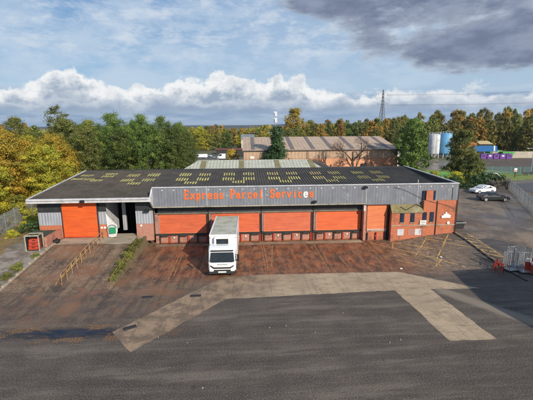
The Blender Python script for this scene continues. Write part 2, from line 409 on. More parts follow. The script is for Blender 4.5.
def gi(x, y):
    """the ground mesh's own interpolated height"""
    i = max(0, min(len(xs)-2, bisect.bisect_right(xs, x)-1)); j = max(0, min(len(ys)-2, bisect.bisect_right(ys, y)-1))
    u = (x-xs[i])/(xs[i+1]-xs[i]); v = (y-ys[j])/(ys[j+1]-ys[j])
    a = g(xs[i], ys[j]); b = g(xs[i+1], ys[j]); c = g(xs[i], ys[j+1]); d = g(xs[i+1], ys[j+1])
    bil = (a*(1-u)+b*u)*(1-v)+(c*(1-u)+d*u)*v
    # either triangulation of the quad stays below this
    t1 = a+u*(b-a)+v*(d-b) if u > v else a+v*(c-a)+u*(d-c)
    t2 = a+u*(b-a)+v*(c-a) if u+v < 1 else d+(1-u)*(c-d)+(1-v)*(b-d)
    return max(bil, t1, t2)

# ------------------------------------------------------------------ concrete strips, patches
def ragged(pts, n=10, amp=.05):
    out = []
    for k, (a, b) in enumerate(zip(pts, pts[1:]+pts[:1])):
        L = math.hypot(b[0]-a[0], b[1]-a[1]); q = max(2, int(L/.45))
        for i in range(q):
            t = i/q; x = a[0]+(b[0]-a[0])*t; y = a[1]+(b[1]-a[1])*t
            if i: x += random.uniform(-amp, amp); y += random.uniform(-amp, amp)
            out.append((x, y))
    return out
sheet('concrete_strip', ragged([(-8.8,22.4),(-6.95,20.1),(-1.75,26.6),(11.85,27.25),(12.4,20.0),(15.35,20.0),(14.8,27.25),(18.9,27.1),(13.6,31.0),(1,31.2),(-2.2,30.9)], amp=.06), 'conc_strip', kind='structure')
sheet('dark_patch', ragged([(24.95,37.6),(26.9,37.6),(28.6,36.0),(29.5,35),(28.5,33.3),(26.2,32.6)], amp=.06), 'dark_patch', kind='structure')  # darker patch of ground right of the kerb
sheet('concrete_apron', ragged([(-20.0,40.45),(-20.0,38.0),(-16.0,38.2),(-13.4,37.7),(-11.55,37.9),(-11.55,40.45)], amp=.08), 'left_apron', dz=.008, kind='structure')
sheet('dock_apron', ragged([(-10.2,40.75),(-10.2,39.9),(13.2,39.75),(13.2,40.75)], amp=.06), 'conc_strip', kind='structure')

def line_strip(name, a, b, w, m='yellow_paint', label=None, dz=.012, wear=True):
    """one painted line, broken where it has worn through"""
    a = Vector(a); b = Vector(b); L = (b-a).length; d = (b-a)/L; n = Vector((-d.y, d.x))*w/2
    mbx = MB(); t = 0
    while t < L:
        s = min(L-t, random.uniform(.5, 1.4)); q = max(1, int(s/.3))
        for k in range(q):
            p0 = a+d*(t+s*k/q); p1 = a+d*(t+s*(k+1)/q)
            mbx.poly([(P.x, P.y, gi(P.x, P.y)+dz) for P in (p0-n, p1-n, p1+n, p0+n)])
        t += s + (random.uniform(.02, .3) if wear else 0)
    return mbx

# each bay line and hatch of the yard is painted marking: part of the setting
M['faint_yellow'] = mat('faint_yellow', (.48, .27, .09), .8, (.30, .16, .07), 3, dirt=(.22, .10, .05), dscale=2.5, dirtlo=.40, dirthi=.6)
mk = MB()
def addl(a, b, w=.1):
    q = line_strip('x', a, b, w); i = len(mk.v); mk.v += q.v; mk.f += [tuple(i+k for k in f) for f in q.f]
for X in (-4.4, -4.15, 1.6, 1.85, 7.5, 13.4): addl((X, 39.6), (X+random.uniform(-.1,.1), 31.4 if X > 7 else 32.))
addl((9.2,39.7), (9.5,32.2)); addl((2.85,39.6), (2.3,33.))
addl((-7.0,36.6), (-6.9,30.6)); addl((-6.7,36.4), (-6.55,31.2))
# hatching before the offices: rails and crosses
tag(mk.build('painted_bay_lines', 'faint_yellow'), kind='structure')
mk = MB()
addl((14.0,39.6),(20.3,31.6),.14); addl((16.6,38.8),(19.6,35.9),.13); addl((16.9,34.6),(20.2,39.0),.14); addl((18.6,33.6),(22.9,39.3),.14); addl((20.1,38.6),(22.4,36.2),.12)
addl((22.2,36.4),(23.6,35.6),.12)
addl((14.9,36.9),(18.3,32.2),.12); addl((16.4,39.0),(15.6,37.2),.12); addl((13.9,35.0),(16.6,31.9),.1); addl((20.4,39.3),(23.3,36.9),.12); addl((17.6,31.9),(19.2,33.6),.12)
tag(mk.build('painted_hatching', 'yellow_paint'), kind='structure')
mk = MB()
A0, A1 = (24.05,40.3), (24.0,29.6); B0, B1 = (25.3,38.6), (25.3,31.)
addl(A0, A1, .12); addl((25.1,39.4), B1, .12)
for k in range(9): addl((24.1,38.9-k*.95), (25.25,38.1-k*.95), .12)
tag(mk.build('painted_walkway', 'yellow_paint'), kind='structure')
M['kerbmat'] = M['concrete']
kb = MB()
yy = 39.9
while yy > 28.6:
    kb.box(23.62, 23.8, yy-.88, yy, g(23.7, yy)-.25, g(23.7, yy-.44)+.09); yy -= .9
tag(kb.build('kerb', 'dark_metal'), kind='structure')

# ------------------------------------------------------------------ main building
W = thing('distribution_depot', 'long single storey depot with grey sheeted fascia, orange shutter doors and dark low roof', 'warehouse', (0, 0, 0))
ZF = 1.1
def roofz(y): return 5.62 + .0865*(y-39.6)
# roof: real trapezoid ribs along Y
def roof_mat():
    m, b, p = new_mat('roof_sheet'); co = b.coord(); x, y, z = b.sep(co)
    c = b.mixc(b.ss(b.noise(co, .35, 7, .7), .35, .65), (.066, .057, .048), (.034, .031, .028))
    lf = b.ss(b.add(x, b.mul(b.noise(co, .5, 4), 4.)), -7.5, -12.)
    c = b.mixc(b.mul(lf, .85), c, b.mixc(b.ss(b.noise(co, .6, 7, .7), .4, .62), (.095, .072, .058), (.052, .046, .030)))
    c = b.mixc(b.mul(b.ss(b.noise(co, 1.4, 8, .75), .56, .72), .8), c, (.15, .125, .05))
    # moss streaks that run with the fall of the sheets
    st = b.noise(b.comb(b.mul(x, 3.5), b.mul(y, .45), 0), 1., 5, .7)
    c = b.mixc(b.mul(b.ss(st, .54, .68), .55), c, (.125, .10, .05))
    c = b.mixc(b.mul(b.ss(b.noise(co, 11., 4, .7), .58, .72), .5), c, (.14, .13, .10))
    b.put(p.inputs['Base Color'], c); p.inputs['Roughness'].default_value = .9
    return m
M['roof'] = roof_mat()
def lich_mat():
    m, b, p = new_mat('lichen_skylight'); co = b.coord(); x, y, z = b.sep(co)
    c = b.mixc(b.ss(b.noise(co, 2.2, 7, .7), .38, .62), (.66, .62, .20), (.42, .38, .12))
    c = b.mixc(b.ss(b.noise(co, .25, 4, .6), .5, .62), c, b.mixc(b.noise(co, 4, 4), (.50, .30, .12), (.42, .38, .17)))
    c = b.mixc(b.mul(b.ss(b.noise(co, 5.5, 6, .75), .54, .68), .7), c, (.09, .075, .04))
    c = b.mixc(b.mul(b.ss(x, 8., 14.), .6), c, (.17,.16,.06))
    oi = b.n.new('ShaderNodeObjectInfo'); c = b.mixc(b.mul(oi.outputs['Random'], .35), c, (.22, .18, .07))
    b.put(p.inputs['Base Color'], c); p.inputs['Roughness'].default_value = .85
    return m
M['lichen'] = lich_mat()
def rib_roof(x0f, x1f, ya, yb, zf, pitch=.33, h=.055, m='roof', name='roof', par=W, x0g=None):
    mbx = MB(); x = x0f
    def row(xa, xb, z): mbx.poly([(xa, ya, zf(ya)+z[0]), (xb, ya, zf(ya)+z[1]), (xb, yb, zf(yb)+z[1]), (xa, yb, zf(yb)+z[0])])
    while x < x1f-1e-4:
        w = min(pitch, x1f-x)
        row(x, x+w*.45, (0, 0)); row(x+w*.45, x+w*.58, (0, h)); row(x+w*.58, x+w*.87, (h, h)); row(x+w*.87, x+w, (h, 0))
        x += pitch
    return mbx.build(name, m, par)
def roof_left_edge(): pass
roof = rib_roof(-22.95, -10.41, 39.62, 54.6, roofz)
rib_roof(-10.41, 24.0, 40.36, 54.6, roofz)
# underside + north fall
mbx = MB(); mbx.poly([(-22.9,40.4,roofz(40.4)-.12),(24.0,40.4,roofz(40.4)-.12),(24.0,54.6,roofz(54.6)-.12),(-22.9,54.6,roofz(54.6)-.12)])
mbx.build('roof_lining', 'interior', W)
mbx = MB(); mbx.poly([(-22.95,54.6,roofz(54.6)-.002),(24.0,54.6,roofz(54.6)-.002),(24.0,68,5.6),(-22.95,68,5.6)])
mbx.build('rear_roof', 'roof', W)
mbx = MB()
x = -22.9
while x < 23.9:
    mbx.box(x, min(x+1.95, 24.0), 54.42, 54.8, roofz(54.6)-.02, roofz(54.6)+.075); x += 2.
mbx.build('ridge_cap', 'dark_metal', W)
# verges
mbx = MB(); mbx.prism([(-23.12,39.55,5.30),(-23.12,39.55,5.68),(-23.12,54.65,roofz(54.6)+.10),(-23.12,54.65,roofz(54.6)-.22)], (.16,0,0))
mbx.build('verge', 'white_trim', W)
mbx = MB(); mbx.prism([(24.0,40.2,4.3),(24.0,40.2,6.55),(24.0,54.6,7.0),(24.0,54.6,4.3)], (.14,0,0))
mbx.build('gable_sheeting', 'cladding', W)
mbx = MB(); mbx.prism([(23.93,40.15,6.552),(23.93,40.15,6.64),(23.93,54.65,7.08),(23.93,54.65,7.0)], (.22,0,0))
mbx.build('verge', 'white_trim', W)
MB().prism([(23.93,40.4,5.6),(23.93,40.4,6.5),(23.93,54.6,6.96),(23.93,54.6,6.7)], (.06,0,0)).build('parapet_lining', 'roof', W)
# skylights follow the bays
def skylight(xc, yc, w=1.95, l=1.15):
    mbx = MB(); n = 5; pitch = .33
    x0 = round((xc-w/2+22.95)/pitch)*pitch-22.95
    for k in range(n):
        xa = x0+k*pitch+.46*pitch+.0; xb = xa+.41*pitch
        l0 = yc-l/2+random.uniform(-.15,.15); l1 = yc+l/2+random.uniform(-.2,.15)
        # crowns of the translucent sheet, carrying lichen
        za = roofz(l0)+.057; zb = roofz(l1)+.057
        mbx.prism([(xa,l0,za),(xb+.035,l0,za),(xb+.035,l1,zb),(xa,l1,zb)], (0,0,.014))
    return mbx.build('skylight', 'lichen', W)
for bx in (-14.9, -8., -2.05, 3.9, 9.85, 15.8):
    for dx in (0., 2.45):
        skylight(bx+dx, 50.8, l=1.6); skylight(bx+dx, 47.9, l=1.5)
    skylight(bx+1.3, 46.1, l=1.1)
for p in ((-21.4,51),(-18.4,50.4),(-20.2,48.8),(-18.9,48.0),(-21.5,49.0),(-18.2,51.8)): skylight(*p, w=2.1, l=.9)

# left eave fascia / gutter
mbx = MB(); mbx.box(-23.1, -10.35, 39.40, 39.60, 5.20, 5.66); mbx.box(-23.1, -10.35, 39.6, 40.5, 5.20, 5.24)
mbx.build('eave_fascia', 'white_trim', W)
mbx = MB(); mbx.box(-23.0, -10.4, 39.26, 39.395, 5.50, 5.62); mbx.build('gutter', 'white_trim', W)
# main fascia
mbx = MB(); mbx.box(-10.15, 13.5, 40.2, 40.34, 4.47, 6.55); mbx.build('fascia_sheeting', 'cladding', W)
mbx = MB(); mbx.box(13.5, 23.998, 40.2, 40.34, 4.28, 6.55); mbx.build('fascia_sheeting', 'cladding', W)
mbx = MB()
x = -10.2
while x < 24.1: mbx.box(x, min(x+2.97, 24.16), 40.12, 40.40, 6.553, 6.64); x += 3.
mbx.build('coping', 'white_trim', W)
mbx = MB(); mbx.box(-10.2, 13.5, 40.12, 40.36, 4.36, 4.467); mbx.build('fascia_drip_trim', 'beige_trim', W)
# fixing plates along the top of the fascia
for k in range(27):
    X = -9.2+k*1.25
    MB().box(X, X+.16, 40.16, 40.198, 6.22, 6.34).build('fixing_plate', 'white_trim', W)
for X in (-4.3, 1.75, 7.75, 13.5, 19.4): MB().box(X-.025, X+.025, 40.165, 40.198, 4.5, 6.5).build('sheet_joint', 'white_trim', W)
# sloping end piece where the high fascia meets the low eave
mbx = MB(); mbx.prism([(-10.30,40.30,4.36),(-10.30,40.30,6.5),(-10.35,39.45,5.64),(-10.35,39.42,5.2)], (.15,0,0)); mbx.build('end_flashing', 'white_trim', W)
mbx = MB(); mbx.box(-10.15, 13.45, 40.34, 41.2, 4.30, 4.358); mbx.build('soffit', 'dark_metal', W)
# dock wall: plinth, shade lintel, piers
mbx = MB(); mbx.box(-10.3, 13.6, 41.3, 41.6, 0, 1.02); mbx.build('dock_plinth', 'brick', W)
mbx = MB(); mbx.box(-10.3, 13.6, 41.2, 41.6, 3.54, 4.40); mbx.build('shade_lintel', 'dark_metal', W)  # dark colour paints the shade of the recess under the fascia
mbx = MB(); mbx.box(-10.3, 13.5, 41.10, 41.19, 3.40, 3.54); mbx.build('shutter_hood', 'hood', W)
mbx = MB(); mbx.box(-10.3, 13.6, 41.02, 41.3, .98, 1.12); mbx.build('dock_edge', 'rubber', W)
doors = [(-9.88,-4.55),(-3.95,1.52),(2.0,7.45),(8.05,13.32)]
for a, b_ in doors:
    d = MB().box(a, b_, 41.26, 41.33, 1.12, 3.50).build('shutter_door', 'orange_shutter', W)
    MB().box(a+.02, b_-.02, 41.235, 41.258, 1.125, 1.21).build('bottom_rail', 'orange_shutter_tall', d)
    for xx in (a-.07, b_-.0): MB().box(xx, xx+.07, 41.17, 41.30, 1.125, 3.22).build('door_guide', 'galv' if xx < a else 'dark_metal', W)
for X in (-4.25, 1.76, 7.75):
    MB().box(X-.2, X+.2, 41.24, 41.5, 1.12, 3.42).build('pier', 'brick_pink', W)
    MB().tube([(X-.05,41.12,.02),(X-.05,41.12,4.3)], .055, 8).build('downpipe', 'black', W)
    MB().box(X-.16,X+.12,41.0,41.2,1.0,1.16).build('pipe_shoe','black',W)
MB().box(-10.35, -9.97, 41.2, 41.5, 0, 4.3).build('pier', 'brick_pink', W)
MB().box(13.42, 13.72, 40.5, 41.5, .0, 4.27).build('pier', 'brick_pink', W)
MB().box(13.34, 13.56, 40.38, 40.49, 3.5, 4.27).build('pier_cap', 'white_trim', W)
# under-dock niches: red bumper posts, pale panels, dock buffers
for a, b_ in doors + [(13.9, 16.0)]:
    n = 5 if b_-a > 4 else 2
    for k in range(n+1):
        X = a + (b_-a)*k/n; yq = 41.12 if b_ < 13.5 else 40.33
        MB().box(X-.06, X+.06, yq, yq+.16, .03 if b_ < 13.5 else .1, .97).build('dock_post', 'red_paint' if k % 2 else 'dark_metal', W)
        if k < n and b_ < 13.5:
            if k % 2 == 1: MB().cyl((X+(b_-a)/n*.5, 41.22, .62), .09, .06, 1, 12).build('dock_lamp', 'white', W)
            MB().box(X+.12, X+(b_-a)/n-.12, 41.26, 41.298, .12, .86).build('niche_panel', 'brick_pink', W)
            if k % 2 == 0: MB().box(X+.15, X+(b_-a)/n-.15, 41.0, 41.2, .8, .975).build('dock_buffer', 'rubber', W)
# tall door at the right of the docks
MB().box(13.72, 16.12, 40.55, 40.9, 0, 1.05).build('dock_plinth', 'brick', W)
d = MB().box(13.8, 16.12, 40.5, 40.6, 1.06, 4.26).build('shutter_door', 'orange_shutter_tall', W)
MB().box(13.82, 16.1, 40.47, 40.497, 1.25, 1.34).build('bottom_rail', 'white_trim', d)
MB().box(13.82, 16.1, 40.46, 40.497, 1.07, 1.2).build('kick_plate', 'beige_trim', d)
MB().box(14.85, 15.0, 40.38, 40.5, .5, .62).build('dock_lamp', 'white', W)
MB().box(16.13, 16.33, 40.3, 40.7, .1, 4.27).build('door_jamb', 'black', W)
# offices
MB().box(16.34, 19.95, 39.7, 40.2, -.1, 3.36).build('office_wall', 'brick', W)
MB().box(16.34, 19.95, 40.19, 40.5, 3.3, 4.27).build('office_wall', 'brick', W)
mbx = MB(); mbx.prism([(16.3,39.6,3.37),(16.3,39.6,3.46),(16.3,40.19,4.27),(16.3,40.19,4.12)], (3.68,0,0)); mbx.build('lean_to_roof', 'moss_roof', W)
MB().box(19.985, 23.9, 39.7, 40.19, -.1, 4.72).build('office_wall', 'brick', W)
MB().box(20.3, 21.1, 39.94, 40.19, 4.722, 5.82).build('brick_pier', 'brick', W)
for xa in (19.95, 21.12):
    f = MB().box(xa, xa+.33, 40.1, 40.19, 4.73, 5.80).build('window', 'black', W)
    MB().box(xa+.04, xa+.29, 40.08, 40.098, 4.8, 5.74).build('pane', 'glass_blue', f)
# east side wall, return and interior shell
MB().box(23.76, 23.99, 40.2, 68, 0, 4.27).build('side_wall', 'brick', W)
MB().box(-22.6, 23.99, 67.8, 68, 0, 5.6).build('rear_wall', 'brick', W)
for xc in (17.55, 18.75, 20.1+.05, 20.98):
    tall = 2.28, 3.42
    f = MB().box(xc-.24, xc+.24, 39.66, 39.698, tall[0], tall[1]).build('window', 'black', W)
    MB().box(xc-.19, xc+.19, 39.64, 39.658, tall[0]+.06, tall[1]-.06).build('pane', 'glass_blue', f)
    MB().box(xc-.02, xc+.02, 39.62, 39.638, tall[0]+.06, tall[1]-.06).build('glazing_bar', 'dark_metal', f)
    MB().box(xc-.28, xc+.28, 39.58, 39.697, tall[0]-.07, tall[0]-.003).build('sill', 'beige_trim', f)
MB().box(16.36, 23.92, 39.655, 39.697, 1.86, 1.96).build('string_course', 'beige_trim', W)
for a in (17.1, 18.35, 19.15): MB().box(a, a+.75, 39.68, 39.699, .75, 1.5).build('repaired_brick_panel', 'white_trim' if a != 18.35 else 'brick_pink', W)
MB().tube([(21.5,39.62,4.7),(21.5,39.62,.6)], .04, 8).build('downpipe', 'dark_metal', W)
MB().tube([(23.82,39.6,6.4),(23.82,39.6,.9)], .045, 8).build('downpipe', 'dark_metal', W)
# left section: cladding over brick with a dark band under the eave
def lwall(x0, x1, brick='brick'):
    MB().box(x0, x1, 40.42, 40.7, .6, 2.55).build('brick_wall', brick, W)
    MB().box(x0, x1, 40.45, 40.7, 2.553, 3.98).build('wall_cladding', 'cladding_left', W)
    MB().box(x0, x1, 40.5, 40.7, 3.983, 5.2).build('upper_wall', 'dark_metal', W)  # dark strip from the cladding up to the eave
lwall(-22.6, -20.03); lwall(-16.2, -15.42); lwall(-12.2, -10.36, 'brick_pink')
for xa in (-16.05, -15.72): MB().box(xa, xa+.22, 40.38, 40.418, 2.1, 2.3).build('wall_notice', 'white', W)
MB().box(-11.75,-11.55,40.38,40.418,2.25,2.45).build('wall_notice','white',W)
d = MB().box(-20.0, -16.25, 40.32, 40.4, 1.14, 5.15).build('shutter_door', 'orange_shutter', W)
MB().box(-19.98, -16.27, 40.28, 40.318, 1.15, 1.26).build('bottom_rail', 'red_paint', d)
for xx in (-20.06, -16.27): MB().box(xx, xx+.08, 40.25, 40.42, 1.12, 5.16).build('door_guide', 'dark_metal', W)
MB().box(-22.6, -22.4, 40.7, 54.6, .5, 5.2).build('side_wall', 'cladding_left', W)
MB().prism([(-22.6,40.7,5.2),(-22.6,54.6,5.2),(-22.6,54.6,6.8),(-22.6,40.7,5.6)],(.2,0,0)).build('side_wall', 'cladding_left', W)
# loading hall behind the open doorway
MB().box(-22.3, 13.3, 41.65, 52, .95, 1.10).build('hall_floor', 'left_apron', W)
MB().box(-15.7, -12.1, 40.45, 41.65, .95, 1.13).build('threshold', 'left_apron', W)
MB().box(-15.6, -15.44, 40.7, 44.5, 1.1, 5.3).build('hall_partition', 'white_trim', W)
MB().box(-14.55, -14.15, 43.2, 43.5, 1.1, 5.3).build('hall_column', 'cladding_left', W)
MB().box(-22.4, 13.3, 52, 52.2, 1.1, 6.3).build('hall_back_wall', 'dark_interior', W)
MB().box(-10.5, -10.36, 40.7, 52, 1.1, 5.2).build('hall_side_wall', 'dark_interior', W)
# rear raised roof, pale sheets with lichen bands
zr = lambda y: 6.62+.24*(y-55.2)
rr = MB()
rr.poly([(-9.7,55.2,6.63),(12.0,55.2,6.63),(10.15,60,7.78),(-7.55,60,7.78)])
rr.poly([(-9.7,55.2,6.63),(-7.55,60,7.78),(-7.55,64,6.6),(-9.7,64,6.2)]); rr.poly([(-7.55,60,7.78),(10.15,60,7.78),(12,64.5,6.5),(-9.7,64.5,6.5)])
M['pale_roof'] = ribbed_mat('pale_roof', (.50, .50, .40), (.42, .43, .35), .5, 0, .7, dirt=(.30, .29, .20), lo=.5, hi=.75)
rr.build('rear_raised_roof', 'pale_roof', W)
MB().prism([(12.02,55.15,6.5),(10.17,60,7.86),(12.9,60,7.0),(13.6,55.15,6.45)],(0,.1,.02)).build('rear_roof_hip','roof',W)
for X in (-6.9, -1.0, 4.6, 10.0):
    MB().prism([(X,55.6,zr(55.6)+.03),(X+.8,55.6,zr(55.6)+.03),(X+.8-.05,59.6,zr(59.6)+.03),(X-.05,59.6,zr(59.6)+.03)], (0,0,.03)).build('lichen_band', 'moss_roof', W)
MB().tube([(20.2,42.0,roofz(42)),(20.2,42.0,roofz(42)+.95)], .09, 10).build('roof_vent', 'galv', W)

# ------------------------------------------------------------------ fascia lettering: slab-serif strokes
SG = thing('company_sign', 'orange slab serif letters EXPRESS PARCEL SERVICES mounted along the grey fascia', 'sign', (-6.75, 40.17, 5.30))
def glyph(ch):
    """strokes as polylines in a 1 x 1 box, then serifs"""
    A = lambda cx, cy, rx, ry, a0, a1, n=10: [(cx+rx*math.cos(rad(a0+(a1-a0)*k/n)), cy+ry*math.sin(rad(a0+(a1-a0)*k/n))) for k in range(n+1)]
    G = {
     'E': ([[(.18,0),(.18,1)],[(.05,.0),(.9,0)],[(.05,1),(.86,1)],[(.18,.52),(.65,.52)]], [('v',.9,.0,.26),('v',.86,.78,1.),('v',.65,.4,.64)]),
     'x': ([[(.15,0),(.85,.68)],[(.85,0),(.15,.68)]], [('h',.02,.32,0),('h',.68,.98,0),('h',.02,.32,.68),('h',.68,.98,.68)]),
     'p': ([[(.22,-.28),(.22,.68)],A(.5,.34,.30,.34,-150,150,12)], [('h',.06,.42,-.28),('h',.04,.24,.68)]),
     'r': ([[(.25,0),(.25,.68)],A(.62,.30,.36,.38,150,60,6)], [('h',.06,.5,0),('h',.06,.26,.68)]),
     'e': ([[(.16,.36),(.84,.36)],A(.5,.34,.35,.34,0,325,16)], []),
     's': ([A(.5,.50,.27,.18,40,250,9)+A(.5,.17,.30,.17,70,-150,9)], [('v',.80,.46,.68),('v',.18,0,.20)]),
     '-': ([[(.25,.34),(.75,.34)]], []),
     'P': ([[(.2,0),(.2,1)],[(.2,1),(.5,1)]+A(.55,.74,.30,.26,90,-90,9)+[(.2,.48)]], [('h',.02,.42,0),('h',.02,.3,1)]),
     'a': ([A(.45,.24,.28,.22,20,340,12),A(.45,.45,.28,.22,150,0,7)+[(.75,.02)]], [('h',.66,.95,.02)]),
     'c': ([A(.52,.34,.34,.34,40,320,14)], [('v',.80,.42,.62)]),
     'l': ([[(.5,0),(.5,1)]], [('h',.25,.78,0),('h',.3,.5,1)]),
     'S': ([A(.5,.76,.30,.24,35,255,10)+A(.5,.26,.34,.26,75,-150,10)], [('v',.83,.68,.98),('v',.14,.02,.34)]),
     'v': ([[(.15,.68),(.5,0),(.85,.68)]], [('h',.0,.34,.68),('h',.66,1,.68)]),
     'i': ([[(.5,0),(.5,.68)],[(.46,.90),(.54,.90)]], [('h',.25,.75,0),('h',.28,.5,.68)]),
    }
    return G[ch]
TXT = 'Express-Parcel-Services'; adv = 14.35/len(TXT); white_idx = {21}
xcur = 0
for i, ch in enumerate(TXT):
    strokes, serifs = glyph(ch); w = adv*.86; hgt = .90 if ch in 'EPS' else .82; th = .18 if ch in 'EPS' else .168
    L = MB(); dy = 0
    for st in strokes:
        for a, b_ in zip(st, st[1:]):
            dy += .0007
            p0 = Vector((a[0]*w, 0, a[1]*hgt)); p1 = Vector((b_[0]*w, 0, b_[1]*hgt)); d = p1-p0
            if d.length < 1e-5: continue
            dn = d.normalized(); n = Vector((-dn.z, 0, dn.x))*(th/2 if abs(dn.z) > .35 else th*.42)
            p0 = p0-dn*.035; p1 = p1+dn*.035
            L.prism([p0-n+Vector((0,-dy,0)), p1-n+Vector((0,-dy,0)), p1+n+Vector((0,-dy,0)), p0+n+Vector((0,-dy,0))], (0, .05, 0))
    for k, a, b_, c in serifs:
        dy += .0007
        if k == 'h': L.box(a*w, b_*w, -dy, .05-dy, c*hgt-.05, c*hgt+.05)
        else: L.box(a*w-.05, a*w+.05, -dy, .05-dy, b_*hgt, c*hgt)
    col = 'white_letter' if i in white_idx else 'orange_letter'
    if ch == '-': col = 'galv'
    o = L.build('letter', col, SG); o.location = (xcur, -.01, 0)
    if i in white_idx: o['label'] = 'white letter among the orange ones'
    xcur += adv

# white notices on the office wall
def wall_sign(name, label, cat, x, z, w, h, rows=0, y=39.60):
    t = thing(name, label, cat, (x, y, z))
    MB().box(0, w, 0, .03, 0, h).build('panel', 'white', t, bevel=.006)
    for k in range(rows):
        zz = h-.12-k*(h-.2)/max(1, rows-1) if rows > 1 else h/2
        MB().box(.08, w-.08-random.uniform(0,.15), -.006, -.002, zz-.02, zz+.02).build('text_line', 'dark_metal', t)
    return t
wall_sign('notice_board', 'white rectangular notice below the third office window', 'sign', 19.62, 1.97, .74, .52, 3)
em = thing('wall_emblem', 'white three pointed crest fixed high on the brick at the office corner', 'emblem', (22.1, 39.6, 2.72))
e = MB(); e.prism([(0,0,0),(1.02,0,0),(1.05,0,.34),(.82,0,.38),(.80,0,.50),(.66,0,.42),(.60,0,.66),(.50,0,.70),(.42,0,.64),(.38,0,.42),(.22,0,.52),(.2,0,.3),(.0,0,.28)], (0,.05,0))
e.build('crest', 'white', em)
rs = thing('round_plaque', 'small round white plaque beneath the crest on the brick corner', 'sign', (22.95, 39.6, 2.15))
MB().cyl((0,.02,0), .17, .04, 1, 18).build('disc', 'white', rs)

# dark line on the fascia; black tube standing for a shadow on the lean-to
cab = MB(); pts = [(16.6+6.9*t, 40.09-.5*sst(t,.45,.62), 6.25-2.5*t+.12*math.sin(t*9)) for t in [k/30 for k in range(31)]]
cab.tube(pts, .018, 6); tag(cab.build('slack_line', 'black'), 'thin black line sagging diagonally down across the right end of the grey fascia', 'thin_line')
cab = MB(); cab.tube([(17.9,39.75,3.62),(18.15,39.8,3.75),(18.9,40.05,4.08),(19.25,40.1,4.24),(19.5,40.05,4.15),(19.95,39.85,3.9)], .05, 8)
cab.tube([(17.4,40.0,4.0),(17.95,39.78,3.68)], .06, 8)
tag(cab.build('kinked_shadow', 'black'), 'black kinked tube standing in for a shadow on the mossy lean-to roof', 'shadow_shape')

def floodlight(x, y, z, label, s=1.):
    t = thing('floodlight', label, 'floodlight', (x, y, z), 0, 'lights and cameras along the fascia')
    MB().box(-.22*s, .22*s, -.32, -.12, -.12, .16).build('lamp_head', 'black', t, bevel=.02)
    MB().box(-.17*s, .17*s, -.335, -.322, -.08, .12).build('lens', 'glass_dark', t)
    MB().bar((0,-.12,0), (0,.0,.05), .06).build('bracket', 'galv', t)
floodlight(-17.2, 39.30, 5.40, 'black floodlight on the eave over the left orange door')
floodlight(-10.9, 40.3, 4.05, 'black box lamp at the brick corner between the hall doorway and the docks', 1.3)
floodlight(7.6, 40.18, 4.75, 'black security lamp at the foot of the fascia under the end of the lettering')
floodlight(13.3, 40.18, 6.3, 'black security lamp near the top of the fascia above the tall orange door')

# ------------------------------------------------------------------ stuff in the hall doorway
tp = thing('tarpaulin_sheet', 'white tarpaulin bearing a green square, hung at the left of the open doorway', 'tarpaulin', (-15.38, 40.5, 1.14))
mbx = MB(); N = 12
P = [(-.02,2.75),(.35,2.25),(.95,1.75),(1.25,1.4),(1.28,.75),(1.05,.12),(.55,.0),(.12,.05)]
front = [(x, -.25-.35*sst(x,0,1.2)+.05*math.sin(7*z), z) for x, z in P]
mbx.prism(front, (0, .12, 0)); mbx.build('sheet', 'white', tp, bevel=.02)
MB().box(.42, 1.1, -.68, -.6, .55, 1.2).build('green_square', 'green_paint', tp)
MB().tube([(.75+.52*math.cos(a), -.66, .95+.55*math.sin(a)) for a in [rad(20+k*11) for k in range(16)]], .025, 6).build('curved_line', 'dark_metal', tp)
for i, (x, y, w, h, m_, lb) in enumerate([(-13.2,46.5,.9,1.7,'galv','tall grey cage trolley in the dark hall'),(-12.7,44.9,.7,1.1,'cladding_left','pale stacked carton pile just inside the hall doorway'),(-13.6,48.2,1.1,1.3,'cardboard','brown carton pile deep in the dark hall')]):
    t = thing('roll_cage' if i == 0 else 'carton_pile', lb, 'trolley' if i == 0 else 'cartons', (x, y, 1.1))
    if i == 0:
        q = MB()
        for sx in (0, w): 
            for sy in (0, .7): q.bar((sx,sy,0),(sx,sy,h),.04)
        for k in range(6):
            for sy in (0, .7): q.bar((0,sy,.1+k*h/6),(w,sy,.1+k*h/6),.025)
        q.build('frame', m_, t); MB().box(.05,w-.05,.05,.65,.12,1.1).build('load','cardboard',t)
    else:
        for k in range(3): MB().box(random.uniform(0,.08), w-random.uniform(0,.08), 0, .6, k*h/3+.004*k, (k+1)*h/3-.01).build('carton', m_, t)

# ------------------------------------------------------------------ ramp furniture on the left
M['mossy_wall'] = mat('mossy_wall', (.17,.13,.085), .9, (.12,.11,.05), 2., dirt=(.26,.16,.10), bump=.4)
rl = thing('ramp_railing', 'rusty yellow tube railing running down between the two ramps', 'railing', (-15.45, 28.6, 0))
pr = [29.8+k*.98 for k in range(11)]
for y in pr: MB().tube([(0,y-28.6,gi(-15.4,y)-.1),(0,y-28.6,gi(-15.4,y)+1.0)], .035, 8).build('post', 'rail_yellow', rl)
for dz in (1.0, .55): MB().tube([(0,y-28.6,gi(-15.4,y)+dz) for y in pr], .032, 8).build('rail', 'rail_yellow', rl)
MB().tube([(-.55,y-28.6,gi(-16,y)+.1) for y in pr[:5]]+[(-.1,pr[5]-28.6,gi(-16,pr[5])+.05)], .03, 6).build('ground_rail', 'rail_yellow', rl)
for k in range(5): MB().bar((-.5,pr[k]-28.6,gi(-16,pr[k])),(0,pr[k]-28.6,gi(-16,pr[k])+.9), .05).build('brace', 'rail_yellow', rl)
rw = thing('retaining_wall', 'low concrete and brick retaining wall along the right edge of the ramps', 'wall', (-11.27, 28.4, 0))
q = MB(); y = 29.9
while y < 40.2:
    q.box(-.12, .1, y-28.4, y-28.4+.98, -.3, gi(-11.5, y+.5)+.05); y += 1.
q.build('wall', 'mossy_wall', rw)
